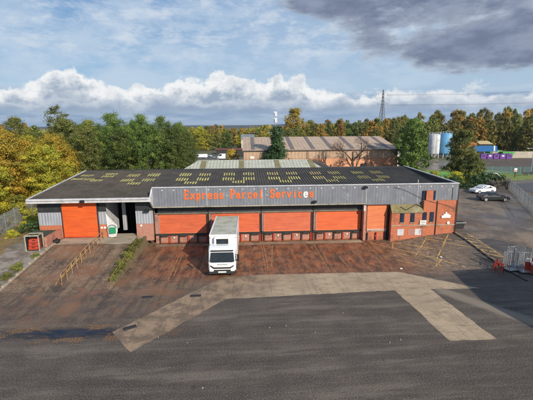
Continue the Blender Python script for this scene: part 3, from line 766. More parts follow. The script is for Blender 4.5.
MB().tube([(-.25,1.6,.62),(-.25,11.,1.72)], .035, 6).build('rail', 'rail_yellow', rw)
for k in range(8): MB().tube([(-.25,1.6+k*1.34,gi(-11.6,30+k*1.34)-.1),(-.25,1.6+k*1.34,.62+1.1*k*1.34/9.4)], .03, 6).build('post', 'rail_yellow', rw)
kbw = MB(); y = 28.6
while y < 38.: kbw.box(-20.2, -19.98, y, y+.95, gi(-20.1,y)-.2, gi(-20.1,y+.5)+.12); y += 1
tag(kbw.build('ramp_kerb', 'concrete'), kind='structure')
bs = thing('brick_bin_store', 'low brick bin store with a dark green felt roof left of the orange door', 'outbuilding', (-22.9, 38.2, .9))
MB().box(2.35,2.6,-.9,2.15,-.6,1.25).build('side_wall','brick_pink',bs)
MB().box(0,.2,.0,2.15,-.6,1.1).build('side_wall','brick_pink',bs)
MB().box(.2,2.35,1.9,2.14,-.6,1.1).build('rear_wall','brick_pink',bs)
MB().box(-.1,2.33,-.1,1.88,1.12,1.22).build('roof','felt',bs)
MB().box(.22,2.33,.1,.3,-.6,1.1).build('front_wall','brick',bs)
pc = thing('waste_cage', 'pale framed cage of red crates in front of the brick bin store', 'cage', (-21.9, 36.4, gi(-21.4,36.6)), rad(4))
q = MB()
for sx in (0,1.25):
    for sy in (0,.95): q.bar((sx,sy,-.1),(sx,sy,1.62),.09)
for z in (1.58,): 
    q.bar((0,0,z),(1.25,0,z),.12); q.bar((0,.95,z),(1.25,.95,z),.08); q.bar((0,0,z),(0,.95,z),.08); q.bar((1.25,0,z),(1.25,.95,z),.08)
q.build('frame','beige_trim',pc); MB().box(.08,1.2,.82,.88,.1,1.5).build('back_panel','dark_metal',pc); MB().box(-.01,.03,.06,.9,.1,1.5).build('side_panel','dark_metal',pc)
MB().box(.1,1.1,.1,.8,-.05,.08).build('base','rubber',pc)
for k in range(3):
    t = thing('red_crate', ['lowest','middle','uppermost'][k]+' red crate inside the pale framed cage', 'crate', (-21.75+k*.05, 36.55, gi(-21.4,36.6)+.1+k*.36), rad(4+k*4))
    q = MB(); 
    for a in ((0,.9,0,.04),(0,.9,.6,.64)): q.box(a[0],a[1],a[2],a[3],0,.32)
    q.box(0,.04,.045,.595,0,.32); q.box(.86,.9,.045,.595,0,.32); q.box(.045,.855,.045,.595,0,.03)
    q.build('tray','red_paint',t); MB().box(.3,.6,-.015,-.002,.18,.26).build('handle_slot','black',t)
db = thing('black_refuse_sack', 'black refuse sack dropped against the brick side wall by the orange door', 'bag', (-20.0, 38.6, gi(-20,38.6)+.02))
q = MB(); ico = bmesh.new(); bmesh.ops.create_icosphere(ico, subdivisions=3, radius=.36)
for v in ico.verts:
    v.co += v.co.normalized()*.09*mnoise.noise(v.co*5); v.co.z = v.co.z*.7+.22
    if v.co.z > .36: v.co.x *= .6; v.co.y *= .6
me = bpy.data.meshes.new('sack'); ico.to_mesh(me); ico.free(); me.materials.append(M['black']); me.shade_smooth()
o = bpy.data.objects.new('sack', me); COL.objects.link(o); o.parent = db
MB().tube([(0,0,.4),(.02,0,.52)],[.05,.09],8).build('tied_neck','black',db)

# drain covers and debris
def drain(x, y, w, l, lb, rz=0):
    t = thing('drain_cover', lb, 'drain cover', (x, y, gi(x,y)+.006), rz, 'drain covers in the yard')
    MB().box(-w/2,w/2,-l/2,l/2,0,.012).build('frame','rubber',t)
    for k in range(5): MB().box(-w/2+.06,w/2-.06,-l/2+.07+k*(l-.14)/5,-l/2+.07+(k+.6)*(l-.14)/5,.0122,.018).build('grate_bar','dark_metal',t)
drain(-7.85,27.4,.85,.36,'dark drain cover on the worn brown yard left of the concrete strip')
drain(-4.1,27.35,.85,.36,'dark drain cover beside the concrete strip in line with the lorry')
drain(-7.85,22.9,.85,.4,'dark drain cover on the lower left tip of the concrete strip', rad(30))
# ------------------------------------------------------------------ lorry
M['far_car_grey2'] = mat('seat_grey',(.12,.12,.13),.9)
def build_truck():
    x0, yf = -2.2, 30.75
    T = thing('box_lorry', 'white box lorry reversed onto the second dock, cab facing the yard', 'lorry', (x0, yf, 0), rad(-.6))
    w = 1.2
    # cargo box (local: y grows to the rear)
    MB().box(-1.25,1.25,1.95,9.3,.95,3.32).build('cargo_box','truck_white',T,bevel=.04)
    MB().box(-1.12,1.12,2.1,9.15,3.322,3.345).build('box_roof','box_roof',T)
    for sx in (-1,1): MB().box(*(sorted((sx*1.17,sx*1.262))),1.93,9.32,3.24,3.37).build('roof_edge','truck_white',T)
    MB().box(-1.25,1.25,1.90,1.98,3.24,3.37).build('roof_edge','truck_white',T)
    for k in range(1,6): 
        for sx in (-1,1): MB().box(*(sorted((sx*1.2505,sx*1.256))),1.95+k*1.22-.015,1.95+k*1.22+.015,1.,3.2).build('panel_seam','galv',T)
    for sx in (-1,1): MB().box(*(sorted((sx*1.2505,sx*1.27))),1.96,9.29,.96,1.06).build('side_rail','galv',T)
    for sx in (-1,1): MB().box(*(sorted((sx*1.1,sx*1.2))),1.925,1.948,3.05,3.12).build('marker_lamp','orange_far' if False else 'rail_yellow',T)
    fu = MB().box(-.8,.72,1.55,1.945,2.42,3.22).build('cooling_unit','truck_white',T,bevel=.06)
    MB().box(-.58,.5,1.52,1.548,2.58,3.08).build('grille','black',fu)
    MB().box(-.2,.14,1.5,1.519,2.78,2.95).build('maker_plate','glass_blue',fu)
    # chassis
    MB().box(-1.0,1.0,.4,9.2,.62,.93).build('chassis','dark_metal',T)
    MB().box(-1.2,-.7,3.4,5.2,.35,.85).build('fuel_tank','galv',T,bevel=.08)
    MB().box(.7,1.2,3.6,5.0,.35,.85).build('side_locker','dark_metal',T,bevel=.04)
    for sx in (-1,1): MB().box(*(sorted((sx*1.18,sx*1.22))),5.3,6.6,.42,.85).build('side_guard','truck_white',T)
    # cab: cross-section swept across the width with tapering front corners
    prof = [(.12,.55),(.03,.75),(.0,1.28),(.07,1.36),(.36,2.28),(.55,2.52),(.95,2.62),(1.72,2.62),(1.74,.55)]
    cb = MB(); n = len(prof); secs = [(-w+.0,.16,.04),(-w+.10,.03,.0),(-.5,-.0,-.0),(.5,-.0,-.0),(w-.10,.03,.0),(w,.16,.04)]
    for sx, dyy, dz in secs:
        for y, z in prof:
            cb.v.append((sx, y+dyy*(1 if y < 1. else 0), z-(dz if z > 2.2 else 0)))
    for k in range(len(secs)-1):
        for i in range(n): cb.f.append((k*n+i, k*n+(i+1)%n, (k+1)*n+(i+1)%n, (k+1)*n+i))
    cb.f.append(tuple(range(n))); cb.f.append(tuple((len(secs)-1)*n+i for i in range(n)))
    cab = cb.build('cab','truck_white',T,bevel=.0)
    # windscreen follows the raked front
    def fr(z): # y on cab front at height z
        for (ya,za),(yb,zb) in zip(prof[1:5],prof[2:6]):
            if za <= z <= zb: return ya+(yb-ya)*(z-za)/(zb-za)
        return 0
    ws = MB(); zz = (1.44,2.22)
    ws.prism([(-1.08,fr(1.44)+.035,1.44),(-.9,fr(1.44)-.015,1.40),(.9,fr(1.44)-.015,1.40),(1.08,fr(1.44)+.035,1.44),(1.0,fr(2.2)+.03,2.2),(.85,fr(2.22)-.012,2.23),(-.85,fr(2.22)-.012,2.23),(-1.0,fr(2.2)+.03,2.2)],(0,-.025,.0))
    wsc = ws.build('windscreen','glass_dark',T)
    for sx in (-.55,.15): MB().bar((sx,-.005,1.42),(sx+.45,.1,1.78),.025).build('wiper','black',wsc)
    MB().box(-.98,.98,.28,.5,2.32,2.40).build('sun_visor','dark_metal',T)
    for sx in (-1,1): MB().box(*(sorted((sx*.25,sx*.7))),.62,.98,1.5,1.98).build('seat','far_car_grey2',T)
    MB().box(-.2,.2,-.012,-.001,.86,.96).build('lower_intake','black',T)
    # grille and lower front
    gr = MB().prism([(-1.02,-.02,1.17),(-.7,-.03,.98),(.7,-.03,.98),(1.02,-.02,1.17),(1.0,-.02,1.06),(.72,-.03,.86),(-.72,-.03,.86),(-1.0,-.02,1.06)],(0,.06,0)).build('grille','black',T)
    for k in range(9): MB().box(-.42+k*.1,-.35+k*.1,-.02,-.002,1.2,1.27).build('badge_letter','galv',T)
    MB().box(-1.17,1.17,-.03,.3,.36,.74).build('bumper','dark_metal',T,bevel=.05)
    MB().box(-.35,.35,-.055,-.032,.5,.62).build('number_plate','white',T)
    for sx in (-1,1):
        h = MB().box(*(sorted((sx*.72,sx*1.12))),-.06,.02,.6,.80).build('headlight','lamp',T,bevel=.03)
        m_ = MB().box(*(sorted((sx*1.30,sx*1.50))),-.02,.14,1.5,2.1).build('mirror','black',T,bevel=.03)
        MB().bar((sx*1.15,.2,2.1),(sx*1.4,.06,2.08),.04).build('mirror_arm','black',T)
        MB().bar((sx*1.15,.2,1.55),(sx*1.4,.06,1.55),.04).build('mirror_arm','black',T)
        MB().prism([(sx*1.205,.35,1.45),(sx*1.205,.62,2.2),(sx*1.205,1.25,2.2),(sx*1.205,1.25,1.45)],(sx*.012,0,0)).build('side_window','glass_dark',T)
        MB().box(*(sorted((sx*1.2,sx*1.225))),1.05,1.2,1.25,1.3).build('door_handle','black',T)
        MB().box(*(sorted((sx*1.0,sx*1.24))),.25,1.3,.45,.95).build('wheel_arch','dark_metal',T,bevel=.05)
    for sx in (-1,1):
        for yw in (1.0+.15, 6.9):
            tw = MB().cyl((0,0,0),.48,.28 if yw < 2 else .52,0,28).build('wheel','tyre',T,bevel=.03)
            tw.location = (sx*(1.05 if yw < 2 else .93), yw, .48)
            MB().cyl((sx*(.145 if yw < 2 else .265),0,0),.27,.02,0,20).build('rim','galv',tw)
            MB().cyl((sx*(.16 if yw < 2 else .28),0,0),.1,.05,0,12).build('hub','dark_metal',tw)
    MB().box(-1.22,1.22,9.2,9.35,.7,.95).build('rear_bumper','dark_metal',T)
build_truck()

# ------------------------------------------------------------------ cars
def build_car(name, label, loc, rz, paint, cat='car', L=4.3, van=False, H=1.45):
    T = thing(name, label, cat, loc, rz)
    h = L/2
    if van: prof = [(-h,.35),(-h,1.0),(-h+.15,1.15),(-h+.75,1.3),(-h+1.25,H-.05),(-h+1.6,H),(h-.1,H),(h,H-.15),(h,.35)]; belt = 1.15
    else: prof = [(-h,.32),(-h+.02,.62),(-h+.18,.76),(-h+1.15,.92),(-h+1.85,1.38),(-h+2.2,H),(-h+3.0,H-.01),(-h+3.75,1.18),(h-.12,1.0),(h,.75),(h-.02,.34)]; belt = .93
    n = len(prof); W2 = .88 if not van else .95; b = MB(); secs = []
    for s in (-1., -.93, -.5, .5, .93, 1.):
        secs.append(s)
        for x, z in prof:
            k = 1. if z <= belt+.08 else (.80 if not van else .92)
            inset = .10*(1 if abs(s) == 1. else 0)
            xx = x*(1-.03*(abs(s) > .95)) ; y = s*W2*k
            zz = z-(.04 if abs(s) == 1. and z > .6 else 0)
            b.v.append((xx, y, zz))
    for k in range(len(secs)-1):
        for i in range(n): b.f.append((k*n+i, k*n+(i+1)%n, (k+1)*n+(i+1)%n, (k+1)*n+i))
    b.f.append(tuple(range(n))); b.f.append(tuple((len(secs)-1)*n+i for i in range(n)))
    body = b.build('body', paint, T, smooth=False)
    for s in (-1, 1):
        if not van:
            pts = [(-h+1.3,.97),(-h+1.93,1.34),(-h+2.25,H-.06),(-h+2.95,H-.07),(-h+3.55,1.2),(-h+3.5,1.0)]
            MB().prism([(x, s*(W2*(1.-.2*min(1,(z-.95)/.12))+.004 if z < 1.07 else W2*.8+.004), z-.03) for x, z in pts], (0, s*.012, 0)).build('side_window','glass_dark',T)
        else: MB().prism([(x, s*(W2*.92+.012), z) for x, z in [(-h+.95,1.25),(-h+1.3,H-.15),(-h+2.1,H-.15),(-h+2.1,1.25)]], (0, s*.012, 0)).build('side_window','glass_dark',T)
        MB().box(-h-.015, -h+.12, *(sorted((s*.5, s*.82))), .58, .72).build('headlight','lamp',T)
        MB().box(h-.1, h+.012, *(sorted((s*.5, s*.82))), .72, .9).build('tail_light','red_paint',T)
        MB().box(-h+1.3,-h+1.45,*(sorted((s*.88,s*1.04))),.95,1.08).build('mirror',paint,T)
        for x in (-h+.85, h-.8):
            wl = MB().cyl((0,0,0),.32,.22,1,24).build('wheel','tyre',T,bevel=.02); wl.location = (x, s*(W2-.08), .32)
            MB().cyl((0,s*.115,0),.21,.02,1,16).build('rim','galv',wl)
    if not van:
        MB().prism([(-h+1.22,-.6,.955),(-h+1.22,.6,.955),(-h+2.1,.52,H-.05),(-h+2.1,-.52,H-.05)],(-.015,0,.02)).build('windscreen','glass_dark',T)
        MB().prism([(-h+3.1,-.5,H-.02),(-h+3.1,.5,H-.02),(-h+3.7,.58,1.2),(-h+3.7,-.58,1.2)],(.015,0,.02)).build('rear_window','glass_dark',T)
    return T
M['car_white'] = mat('car_white',(.75,.76,.78),.25,(.72,.73,.75),1,coat=.6)
M['car_black'] = mat('car_black',(.012,.014,.018),.2,(.018,.02,.024),1,coat=.8)
GR = .92
build_car('parked_car','white hatchback parked behind the black car beside the fence',(43.1,64.3,GR),rad(8),'car_white')
build_car('parked_car','black hatchback parked nearest in the car park right of the depot',(40.3,57.2,GR),rad(172),'car_black',L=4.6)

# ------------------------------------------------------------------ fences
def palisade(label, a, b_, h=1.8, step=.3, z=None, m='galv', w=.07):
    a = Vector(a); b_ = Vector(b_); L = (b_-a).length; d = (b_-a)/L
    T = thing('palisade_fence', label, 'fence', (a.x, a.y, 0), math.atan2(d.y, d.x))
    q = MB(); t = 0
    def gz(t): p = a+d*t; return gi(p.x, p.y)
    while t < L:
        q.box(t-w/2, t+w/2, -.01, .01, gz(t)+.05, gz(t)+h); q.poly([(t-w/2,0,gz(t)+h),(t+w/2,0,gz(t)+h),(t,0,gz(t)+h+.1)]); t += step
    q.build('pales', m, T)
    for k in (.3, h-.35):
        q = MB(); t = 0
        while t < L-.01:
            e = min(L, t+2.7); q.bar((t,.035,gz(t)+k),(e,.035,gz(e)+k),.05); t = e
        q.build('rail', m, T)
    t = 0
    while t <= L+.1: MB().box(t-.05,t+.05,.06,.16,gz(t)-.2,gz(t)+h).build('post', m, T); t += 2.7
    return T
palisade('grey palisade fence with leafless climbers along the left boundary', (-26.2,33.), (-30.4,57.), 2.2, .26, w=.12)
palisade('pale palisade fence along the right side of the car park', (52.,70.), (37.,43.), 1.9, .28, w=.10)

# cages and barriers at the right
def cage(x, y, rz, lb, w=1.1, h=1.75, d=.8):
    T = thing('roll_cage', lb, 'cage trolley', (x, y, gi(x,y)+.01), rz, 'galvanised roll cages at the walkway end')
    for sx in (0, w):
        q = MB()
        for sy in (0, d): q.bar((sx,sy,.12),(sx,sy,h),.05)
        for k in range(7): q.bar((sx,0,.2+k*h/7.8),(sx,d,.2+k*h/7.8),.03)
        for k in range(1,4): q.bar((sx,d*k/4,.2),(sx,d*k/4,h-.1),.025)
        q.bar((sx,0,h),(sx,d,h),.05); q.build('side_frame','galv',T)
    q = MB()
    for k in range(1,8): q.bar((w*k/8,d,.15),(w*k/8,d,h-.1),.028)
    q.bar((0,d,h-.1),(w,d,h-.1),.04); q.bar((0,d,.9),(w,d,.9),.03); q.build('back_frame','galv',T)
    MB().box(0,w,0,d,.12,.16).build('base','galv',T)
    for sx in (.08,w-.08):
        for sy in (.08,d-.08): MB().cyl((sx,sy,.06),.06,.04,0,12).build('castor','rubber',T)
    return T
cage(23.5,30.1,rad(6),'galvanised roll cage standing nearest the kerb at the walkway end')
cage(24.35,29.7,rad(-8),'galvanised roll cage in the middle of the three at the walkway end', h=1.85)
cage(24.5,30.95,rad(12),'galvanised roll cage standing behind the other two at the walkway end', h=1.9)
br = thing('striped_barrier', 'red and white striped barrier post at the right edge of the frame', 'barrier', (25.35,29.6,gi(25.3,29.6)))
for k in range(5): MB().box(-.24,.24,-.08,.08,k*.3,(k+1)*.3-.003).build('band','red_paint' if k % 2 == 0 or k == 1 else 'white',br)
MB().box(-.4,.4,-.28,.28,-.0,.07).build('foot','rubber',br)
br = thing('plastic_barrier', 'red plastic barrier panel with a white top leaning by the roll cages', 'barrier', (25.0,30.2,gi(25.,30.2)), rad(-20))
MB().box(0,1.3,0,.09,.1,.95).build('panel','red_paint',br,bevel=.02); MB().box(0,1.3,-.003,.093,.955,1.25).build('top_band','white',br)
for sx in (.1,1.0): MB().box(sx,sx+.2,-.25,.33,0,.098).build('foot','rubber',br)
for k,(x,y,rz) in enumerate([(22.6,30.25,40),(22.95,30.9,-25)]):
    T = thing('red_trestle', ['red trestle lying open left of the roll cages','red trestle tilted against the kerb behind the other trestle'][k], 'trestle', (x,y,gi(x,y)), rad(rz))
    for s in (-1,1):
        MB().bar((-.35,s*.3,0),(0,s*.3,.85),.07).build('leg','red_paint',T); MB().bar((.35,s*.3,0),(0,s*.3,.85),.07).build('leg','red_paint',T)
    MB().bar((0,-.4,.85),(0,.4,.85),.09).build('crossbar','red_paint',T); MB().bar((-.2,-.3,.35),(-.2,.3,.35),.05).build('brace','red_paint',T)
sk = thing('low_skip', 'black open topped bin on the ground at the right corner of the depot', 'bin', (24.25,41.2,gi(24.6,41.3)))
MB().prism([(0,0,0),(1.5,0,0),(1.75,0,.75),(-.1,0,.75)],(0,.9,0)).build('body','black',sk)
MB().box(-.14,1.79,-.04,.0-.002,.7,.8).build('rim','galv',sk)
# water and rubbish in the yard
rnd = random.Random(3)
for k,(x,y,lb,cat,nm) in enumerate([(19.2,33.9,'white crumpled paper bag on the hatching before the offices','litter','paper_bag'),(14.2,31.6,'white torn carton lying where the hatching meets the concrete strip','litter','torn_carton')]):
    ico = bmesh.new(); bmesh.ops.create_icosphere(ico, subdivisions=2, radius=.085)
    for v in ico.verts: v.co += v.co.normalized()*.06*mnoise.noise(v.co*11+Vector((k*3,0,0))); v.co.z = v.co.z*.55+.07; v.co.x *= 1.5
    me = bpy.data.meshes.new(nm); ico.to_mesh(me); ico.free(); me.materials.append(M['white'])
    o = bpy.data.objects.new(nm, me); COL.objects.link(o); o.location = (x,y,gi(x,y)); tag(o, lb, cat)

for k in range(12):
    x = rnd.uniform(-9,13); y = rnd.uniform(16.5,24.5); ico = bmesh.new(); bmesh.ops.create_icosphere(ico, subdivisions=1, radius=.035+.02*rnd.random())
    for v in ico.verts: v.co += v.co.normalized()*.015*mnoise.noise(v.co*40+Vector((k,0,0))); v.co.z = v.co.z*.6+.015
    me = bpy.data.meshes.new('stone'); ico.to_mesh(me); ico.free(); me.materials.append(M['concrete'])
    o = bpy.data.objects.new('stone', me); COL.objects.link(o); o.location = (x,y,gi(x,y)); tag(o, 'small pale stone loose on the dark foreground bitumen', 'stone', 'loose stones on the foreground bitumen')
# ------------------------------------------------------------------ off-frame neighbour that shades the lower right of the yard
nb = thing('neighbour_unit', 'brown brick unit standing just outside the right of the picture', 'building', (27.2,3.,0), rad(5))
MB().box(0,14,0,16.6,0,6.6).build('wall','brick',nb)
MB().prism([(-.2,-.2,6.602),(14.2,-.2,6.602),(14.2,8.3,8.2),(-.2,8.3,8.2)],(0,0,.1)).build('roof','roof',nb)
MB().prism([(-.2,16.8,6.602),(14.2,16.8,6.602),(14.2,8.302,8.2),(-.2,8.302,8.2)],(0,0,.1)).build('roof','roof',nb)

# ------------------------------------------------------------------ brick warehouse behind
B = thing('brick_warehouse', 'long tan roofed brick warehouse standing behind the depot', 'warehouse', (0,0,0))
MB().box(-.5,39.7,95,112,-.2,4.9).build('brick_wall','brick_far',B)
MB().box(-.45,39.65,94.9,112,4.903,7.05).build('wall_cladding','warehouse_clad',B)
MB().prism([(-.8,94.6,7.06),(-.8,110,10.05),(-.8,125,7.2),(-.8,125,7.06)],(40.9,0,0)).build('roof','warehouse_roof',B)
MB().box(-.8,40.1,94.45,94.6,6.95,7.15).build('gutter','old_skylight',B)
for X in (1.5,11.7,17.1,22.0,27.5,33.0,37.0):
    s = .194
    MB().prism([(X,95.6,7.06+s*1.+.03),(X+1.0,95.6,7.06+s*1.+.03),(X+1.0,109.6,7.06+s*15+.03),(X,109.6,7.06+s*15+.03)],(0,0,.04)).build('skylight','old_skylight',B)
for X in (9.,18.5,30.): 
    f = MB().box(X,X+1.6,94.93,94.99,0,3.4).build('door','dark_metal',B); MB().cyl((X+1.4,94.9,1.2),.05,.06,1,8).build('handle','galv',f)
for X in (16.0,20.0): MB().tube([(X,94.5,0),(X,94.5,6.9)],.07,8).build('downpipe','dark_metal',B)
MB().box(1.2,2.2,94.84,94.9,5.0,5.6).build('flood_lamp','white',B)

# ------------------------------------------------------------------ trees
def leaf_mat(name, cols, trans=.35):
    m, b, p = new_mat(name)
    at = b.n.new('ShaderNodeAttribute'); at.attribute_name = 'tint'
    f = b.n.new('ShaderNodeSeparateColor'); b.put(f.inputs[0], at.outputs[0])
    r = b.n.new('ShaderNodeValToRGB'); els = r.color_ramp.elements
    while len(els) < len(cols): els.new(.5)
    for i, c in enumerate(cols): els[i].position = i/(len(cols)-1); els[i].color = (*c, 1)
    oi = b.n.new('ShaderNodeObjectInfo')
    b.put(r.inputs[0], b.m('ADD', b.mul(f.outputs[0], .8), b.mul(oi.outputs['Random'], .2)))
    c = r.outputs[0]
    hs = b.n.new('ShaderNodeHueSaturation'); b.put(hs.inputs['Color'], c)
    b.put(hs.inputs['Value'], b.add(.8, b.mul(oi.outputs['Random'], .4)))
    b.put(hs.inputs['Hue'], b.add(.485, b.mul(oi.outputs['Random'], .03)))
    b.put(p.inputs['Base Color'], hs.outputs[0]); p.inputs['Roughness'].default_value = .6
    tr = b.n.new('ShaderNodeBsdfTranslucent'); b.put(tr.inputs[0], hs.outputs[0])
    mix = b.n.new('ShaderNodeMixShader'); mix.inputs[0].default_value = trans
    b.l.new(p.outputs[0], mix.inputs[1]); b.l.new(tr.outputs[0], mix.inputs[2])
    b.l.new(mix.outputs[0], m.node_tree.nodes['Material Output'].inputs[0])
    return m
M['leaf_green'] = leaf_mat('leaf_green', [(.05,.085,.014),(.095,.155,.025),(.17,.235,.04),(.28,.32,.06)])
M['leaf_dark'] = leaf_mat('leaf_dark', [(.02,.05,.014),(.04,.085,.02),(.08,.13,.03)], .2)
M['leaf_gold'] = leaf_mat('leaf_gold', [(.20,.20,.02),(.42,.33,.03),(.68,.45,.035),(.76,.33,.03)])
M['leaf_yellow'] = leaf_mat('leaf_yellow', [(.16,.20,.025),(.34,.34,.03),(.54,.46,.04),(.70,.48,.05)])
M['leaf_olive'] = leaf_mat('leaf_olive', [(.07,.095,.022),(.14,.165,.035),(.24,.25,.05),(.38,.30,.065)])
M['leaf_rust'] = leaf_mat('leaf_rust', [(.14,.10,.025),(.32,.20,.035),(.55,.32,.05),(.45,.36,.07)])
M['leaf_mixed'] = leaf_mat('leaf_mixed', [(.06,.08,.018),(.15,.16,.03),(.32,.25,.045),(.50,.31,.05)])
M['twig'] = mat('twig', (.13,.075,.055), .9, (.09,.05,.04), 5)

def crown_mesh(name, H, R, zb, nclump, nleaf, size, seed, m, shape='round', spread=1.):
    """leaf faces gathered in clumps through an uneven crown"""
    rn = random.Random(seed); vs = []; fs = []; tint = []
    sd = Vector((seed*3.1, seed*1.7, 0))
    cl = []
    tries = 0
    while len(cl) < nclump and tries < nclump*30:
        tries += 1
        t = rn.random(); z = zb + (H-zb)*t
        if shape == 'round': prof = math.sqrt(max(0, 1-(2*t-.85)**2/1.35**2)) * (1 if t < .85 else (1-t)/.15*.6+.4)
        elif shape == 'cone': prof = (1-t)**.85*.95+.05
        elif shape == 'column': prof = .55+.45*math.sin(math.pi*min(1,t*1.05))
        elif shape == 'bush': prof = math.sqrt(max(0, 1-t*t*.9))
        a = rn.uniform(0, 2*math.pi); lump = .62+.75*max(-.4, mnoise.noise(Vector((math.cos(a)*1.6, math.sin(a)*1.6, t*3.2))+sd))+.25
        lump *= 1+.18*mnoise.noise(Vector((math.cos(a)*4, math.sin(a)*4, t*8))+sd)
        r = R*prof*lump*(rn.random()**.42)
        c = Vector((math.cos(a)*r, math.sin(a)*r, z))
        if mnoise.noise(c*(.9/max(1.,R*.35))+sd*2) < -.33: continue     # gaps
        cl.append(c)
    for c in cl:
        cs = R*.16*rn.uniform(.6, 1.35)*spread; ct = rn.random()*.62+.3*mnoise.noise(c*.4+sd)
        drop = rn.uniform(.5, .8)
        for k in range(nleaf):
            d = Vector((rn.gauss(0,1), rn.gauss(0,1), rn.gauss(0,1)*drop))*cs*.62
            p = c+d
            if p.z < .15: continue
            n = (d.normalized()*1.5+(c-Vector((0,0,zb+(H-zb)*.4))).normalized()*.5+Vector((rn.uniform(-1,1), rn.uniform(-1,1), rn.uniform(-.6,1.)))*.8).normalized()
            u = n.orthogonal().normalized(); v = n.cross(u); an = rn.uniform(0, 6.28)
            uu = u*math.cos(an)+v*math.sin(an); vv = n.cross(uu); s = size*rn.uniform(.55, 1.25)
            i = len(vs)
            vs += [p-uu*s*.5, p+vv*s*.33, p+uu*s*.55, p-vv*s*.33]
            fs.append((i, i+1, i+2, i+3)); tint.append(min(1, max(0, ct+rn.uniform(0,.2))))
    me = bpy.data.meshes.new(name); me.from_pydata(vs, [], fs)
    at = me.color_attributes.new('tint', 'FLOAT_COLOR', 'CORNER')
    buf = []
    for t in tint: buf += [t, t, t, 1.]*4
    at.data.foreach_set('color', buf)
    me.materials.append(M[m]); return me, cl

def make_tree(name, label, cat, H, R, zb, m, seed, nclump=110, nleaf=60, size=.3, shape='round', trunk='bark', tr=.22, group=None, spread=1., nlimb=9):
    T = thing(name, label, cat, (0,0,0), 0, group)
    me, cl = crown_mesh('crown', H, R, zb, nclump, nleaf, size, seed, m, shape, spread)
    o = bpy.data.objects.new('crown', me); COL.objects.link(o); o.parent = T
    rn = random.Random(seed+5); q = MB()
    top = zb+(H-zb)*.82
    pts = [(rn.uniform(-.12,.12)*k, rn.uniform(-.12,.12)*k, -.3+(top+.3)*k/6) for k in range(7)]
    q.tube(pts, [tr*(1.25 if k == 0 else 1)*(1-k/6.6) for k in range(7)], 7)
    for k in range(nlimb):
        c = rn.choice(cl); z0 = max(zb*.6, c.z-R*.7*rn.uniform(.3,1)); t = min(.95,(z0+.3)/(top+.3)); i = min(5,int(t*6)); f = t*6-i
        b0 = Vector(pts[i]).lerp(Vector(pts[i+1]), f); mid = b0.lerp(c,.5)+Vector((0,0,-.15))
        q.tube([b0, mid, c], [tr*.42, tr*.25, tr*.07], 5)
    q.build('trunk', trunk, T, smooth=True)
    KIDS[T.name] = children(T)
    return T

def bare_tree(name, label, H, R, seed, m='twig', loc=(0,0,0)):
    T = thing(name, label, 'tree', loc); rn = random.Random(seed); q = MB(); w = MB()
    def grow(p, d, L, r, lv):
        pts = [p]; cur = Vector(p); dd = Vector(d)
        for k in range(3):
            dd = (dd+Vector((rn.uniform(-.18,.18), rn.uniform(-.18,.18), rn.uniform(-.03,.12)))).normalized(); cur = cur+dd*L/3; pts.append(tuple(cur))
        (q if lv < 2 else w).tube(pts, [r, r*.85, r*.7, r*.5], 6 if lv < 2 else 4, cap=False)
        if lv >= 5: return
        n = 5 if lv == 0 else 4 if lv < 3 else 3
        for k in range(n):
            t = rn.uniform(.45, 1.); b0 = Vector(pts[min(3,int(t*3))]); a = rn.uniform(0, 6.28)
            side = dd.orthogonal().normalized(); side.rotate(Matrix.Rotation(a, 3, dd))
            grow(tuple(b0), (dd*.75+side*rn.uniform(.45,.95)).normalized(), L*rn.uniform(.55,.75), r*.5, lv+1)
    grow((0,0,-.2), (0,0,1), H*.40, .24, 0)
    q.build('trunk', 'bark', T, smooth=True); w.build('twigs', m, T)
    return T

def put(proto, x, y, s=1., rz=None, label=None, sz=None, z=None):
    r = copy_tree(proto, (x, y, gi(x, y)-.05 if z is None else z), random.uniform(0,6.28) if rz is None else rz, label, (s, s, sz or s))
    return r
def place(proto, x, y, s=1., rz=0, sz=None, label=None):
    proto.location = (x, y, gi(x,y)-.05); proto.rotation_euler = (0,0,rz); proto.scale = (s,s,sz or s)
    if label: proto['label'] = label
    return proto

# -- left green belt behind the depot
G1 = make_tree('broadleaf_tree','tall dense green tree behind the left end of the depot roof','tree',15.5,5.0,1.0,'leaf_green',11,230,115,.25)
G2 = make_tree('broadleaf_tree','dense green tree standing left of the pale roof','tree',14.,4.6,.8,'leaf_green',23,220,115,.25)
G3 = make_tree('olive_tree','olive tinged leafy tree','tree',15.,4.4,1.0,'leaf_olive',31,210,105,.25)
Y1 = make_tree('golden_tree','golden leaved autumn tree','tree',13.,4.8,.8,'leaf_gold',41,230,112,.25)
Y2 = make_tree('yellow_tree','yellow green autumn tree','tree',12.,4.6,.8,'leaf_yellow',43,230,112,.25)
BR = make_tree('birch_tree','tall thin crowned rusty birch rising over the left trees','tree',19.,3.1,4.,'leaf_olive',47,150,50,.28,trunk='pale_bark',tr=.16)
place(G1,-26.2,76.,.80,.4,.93,'tallest of the dense green trees behind the left of the depot roof')
place(G2,-13.4,70.,.74,1.1,.84,'dense green tree nearest the left end of the pale roof')
put(G1,-21.8,79.,.76,2.2,'dense green tree with a narrow top in the middle of the green belt',.92)
put(G2,-17.6,69.,.80,4.,'broad green tree in front of the middle of the green belt',.88)
put(G1,-17.6,82.,.72,5.2,'green tree rising at the back of the belt near its right end',.90)
put(G2,-22.4,68.,.78,3.,'low green tree right behind the depot ridge, in front of the tallest one',.80)
put(G1,-12.2,79.,.58,3.6,'small green tree at the right end of the belt',.70)
put(G1,-14.8,84.,.62,.6,'thin green tree at the back, second from the right end of the belt',.82)
put(G2,-24.2,84.,.75,2.6,'green tree at the back of the belt, right of the tallest',.92)
put(G3,-30.4,75.,.78,.9,'olive green tree between the birch and the green belt',.86)
put(G3,-27.2,66.5,.70,5.4,'olive green tree directly behind the left corner of the roof',.78)
put(G2,-29.4,84.,.8,1.3,'dark green tree at the back between the birch and the tallest green tree',.88)
